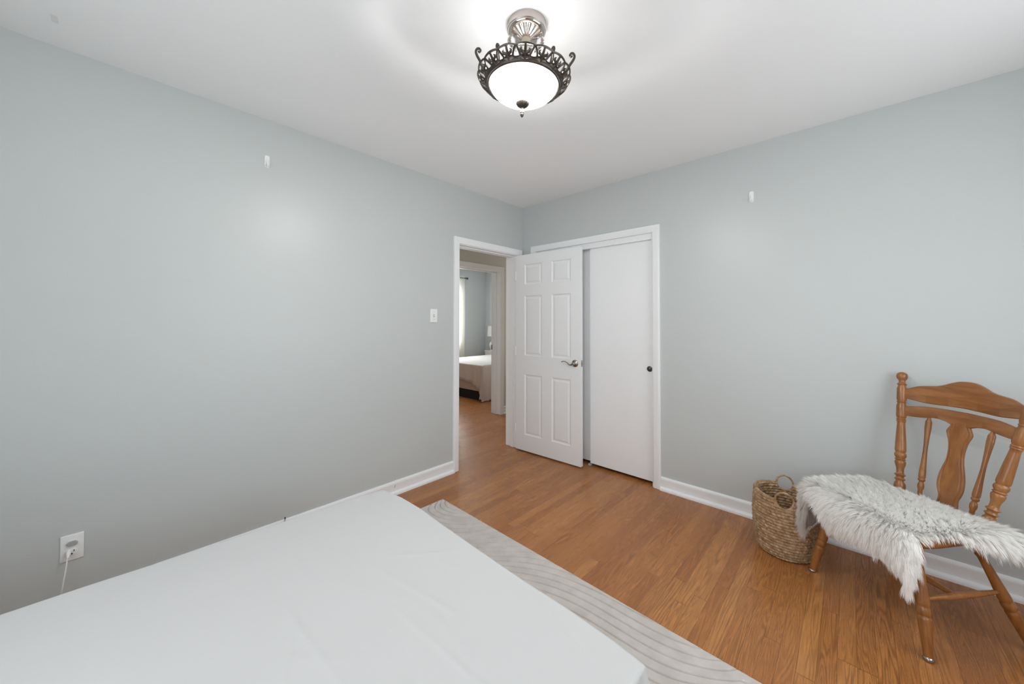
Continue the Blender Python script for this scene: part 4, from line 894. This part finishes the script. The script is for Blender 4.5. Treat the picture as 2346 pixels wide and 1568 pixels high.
# ------------------------------------------------------------------ the bedroom across the hall
def far_bedroom():
    B = empty('bed', (-2.6, 2.1, 0)); tag(B, 'upholstered beige bed with white cover in the room across the hall', 'bed')
    def L(x, y): return x+2.6, y-2.1
    def bx(name, x0, x1, y0, y1, z0, z1, m, bev=0.02, par=B):
        bm = bmesh.new(); a, b = L(x0, y0); c, d = L(x1, y1); box(bm, a, c, b, d, z0, z1, bev, 3); return from_bm(name, bm, m, par, smooth=40)
    bx('bed_frame', -3.36, -1.925, 1.175, 3.06, 0.15, 0.335, M['beige'], 0.012)
    bx('mattress', -3.34, -1.95, 1.20, 3.05, 0.325, 0.52, M['duvet'], 0.04)
    bx('duvet', -3.385, -1.905, 1.155, 3.05, 0.40, 0.585, M['duvet'], 0.05)
    bx('headboard', -3.38, -1.90, 3.06, 3.125, 0.15, 1.10, M['beige'], 0.02)
    bx('under_bed_shadow', -3.34, -1.95, 1.190, 3.0, 0.0, 0.15, M['black'], 0.0)  # black box standing in for the shadow under the bed
    for x in (-3.30, -1.99):
        for y in (1.24, 2.98): bx('leg', x-0.02, x+0.02, y-0.02, y+0.02, 0, 0.15, M['black'], 0.003)
    # throw with fringe hanging over the near corner
    T = empty('throw_blanket', (-1.9, 1.15, 0.58)); tag(T, 'beige fringed throw blanket hanging over the corner of the far bed', 'blanket')
    bm = bmesh.new(); edge = []
    path = [(-3.30, 1.140, 0.40), (-2.9, 1.136, 0.385), (-2.45, 1.134, 0.365), (-2.2, 1.132, 0.335), (-2.02, 1.130, 0.285), (-1.93, 1.126, 0.235), (-1.895, 1.118, 0.12), (-1.862, 1.128, 0.035), (-1.850, 1.22, 0.03), (-1.853, 1.40, 0.035), (-1.850, 1.7, 0.04), (-1.853, 2.1, 0.045)]
    PP = catmull(path, 8); rows = []
    for i, p in enumerate(PP):
        x, y, zb = p; tx = min(x, -1.898); r = []
        for j in range(15):
            t = j/14; z = 0.592-(0.592-zb)*t; wv = 0.018*t*math.sin(i*0.9)+0.010*t*math.sin(i*0.37+1)
            if y < 1.15: r.append((x+1.9, (1.140-(1.140-y)*t-0.004-wv)-1.15, z-0.58))
            else: r.append((max(x, -1.9)*t+(-1.893)*(1-t)+1.9+wv, y-1.15, z-0.58))
        rows.append(r); edge.append(r[-1])
    topr = []
    for r in rows:
        x, y, z = r[0]; topr.append([(x-0.03 if y > 0.05 else x, y+(0.03 if y <= 0.05 else 0.0), 0.013)]+r)
    grid_faces(bm, topr, False); from_bm('blanket', bm, M['linen'], T, smooth=180)
    bm = bmesh.new(); rs = random.Random(3)
    for i in range(len(edge)-1):
        a = Vector(edge[i]); b = Vector(edge[i+1])
        for q in range(3):
            p = a.lerp(b, q/3); ln = 0.045 if p.z > -0.5 else 0.022
            tube(bm, [p, p+Vector((rs.uniform(-.006, .006), -0.004, -ln*0.5)), p+Vector((rs.uniform(-.012, .012), rs.uniform(-.006, .004), -ln))], [0.0045, 0.005, 0.002], 5)
    from_bm('fringe', bm, M['linen'], T, smooth=60)
    N_ = empty('nightstand', (-3.585, 3.02, 0)); tag(N_, 'small white nightstand in the far corner behind the bed across the hall', 'nightstand')
    bm = bmesh.new(); box(bm, -0.155, 0.155, -0.09, 0.09, 0.08, 0.625, 0.004); from_bm('cabinet', bm, M['ceramic'], N_)
    bm = bmesh.new(); box(bm, -0.168, 0.168, -0.10, 0.10, 0.625, 0.648, 0.004); from_bm('table_top', bm, M['ceramic'], N_)
    bm = bmesh.new(); box(bm, -0.14, 0.14, -0.100, -0.09, 0.42, 0.61, 0.003); dr = from_bm('drawer', bm, M['ceramic'], N_)
    bm = bmesh.new(); lathe(bm, [(0, 0.006), (0.012, 0.010), (0.018, 0.006)], (0, -0.10, 0.515), (0, -0.118, 0.515), 12); from_bm('knob', bm, M['nickel'], dr)
    for x in (-0.13, 0.13):
        for y in (-0.07, 0.07):
            bm = bmesh.new(); box(bm, x-0.015, x+0.015, y-0.015, y+0.015, 0, 0.08); from_bm('leg', bm, M['ceramic'], N_)
    TL = empty('table_lamp', (-3.59, 3.02, 0.648)); tag(TL, 'white ceramic table lamp with drum shade on the nightstand', 'lamp')
    bm = bmesh.new(); lathe_z(bm, [(0.04, 0), (0.045, 0.01), (0.035, 0.025), (0.06, 0.06), (0.078, 0.11), (0.075, 0.15), (0.05, 0.19), (0.02, 0.215), (0.012, 0.23), (0.012, 0.36)], 36, cap=(True, True)); from_bm('lamp_base', bm, M['ceramic'], TL, smooth=50)
    bm = bmesh.new(); lathe_z(bm, [(0.118, 0.335), (0.100, 0.575), (0.098, 0.575), (0.116, 0.335), (0.118, 0.335)], 40); from_bm('lamp_shade', bm, M['shade'], TL, smooth=50)
    R_ = empty('curtain_rod', (XB, 1.6, 2.31)); tag(R_, 'dark metal curtain rod above the window across the hall', 'curtain rod')
    bm = bmesh.new(); tube(bm, [(0.085, -0.85, 0), (0.085, 0.865, 0)], 0.011, 12); from_bm('rod', bm, M['knobm'], R_, smooth=50)
    for y in (-0.87, 0.885):
        bm = bmesh.new(); bmesh.ops.create_uvsphere(bm, u_segments=16, v_segments=10, radius=0.026, matrix=Matrix.Translation((0.085, y, 0))); from_bm('finial', bm, M['knobm'], R_, smooth=60)
        bm = bmesh.new(); yy = y-0.06 if y > 0 else y+0.06; box(bm, 0, 0.09, yy-0.006, yy+0.006, -0.008, 0.004); box(bm, 0, 0.006, yy-0.012, yy+0.012, -0.03, 0.03); from_bm('bracket', bm, M['knobm'], R_)
    def curtain(y0, y1, label, skew):
        e = empty('curtain', (XB+0.085, (y0+y1)/2, 0.05)); tag(e, label, 'curtain')
        bm = bmesh.new(); rows = []; n = 90
        for j in range(30):
            t = j/29; z = 2.35-0.05-2.25*t-0.0; r = []
            for i in range(n):
                s = i/(n-1); y = y0+(y1-y0)*s-(y0+y1)/2; ww = 1+0.10*math.sin(t*3.0+skew)-0.05*t
                r.append((0.032*math.sin(s*2*PI*7)*(0.8+0.3*t), y*ww, z))
            rows.append(r)
        grid_faces(bm, rows, False); from_bm('curtain_panel', bm, M['curtain'], e, smooth=180)
        for i in range(6):
            bm = bmesh.new()
            yy = (y0+(y1-y0)*(i+0.5)/6)-(y0+y1)/2; lathe(bm, [(0, 0.022), (0.004, 0.022)], (-0.003, yy-0.003, 2.26), (0.003, yy+0.003, 2.26), 12)
            from_bm('grommet', bm, M['nickel'], e)
    curtain(2.02, 2.41, 'white curtain panel at the end of the rod nearer the lamp', 0.2)
    curtain(0.80, 1.15, 'white curtain panel at the far left end of the rod', 0.8)
far_bedroom()
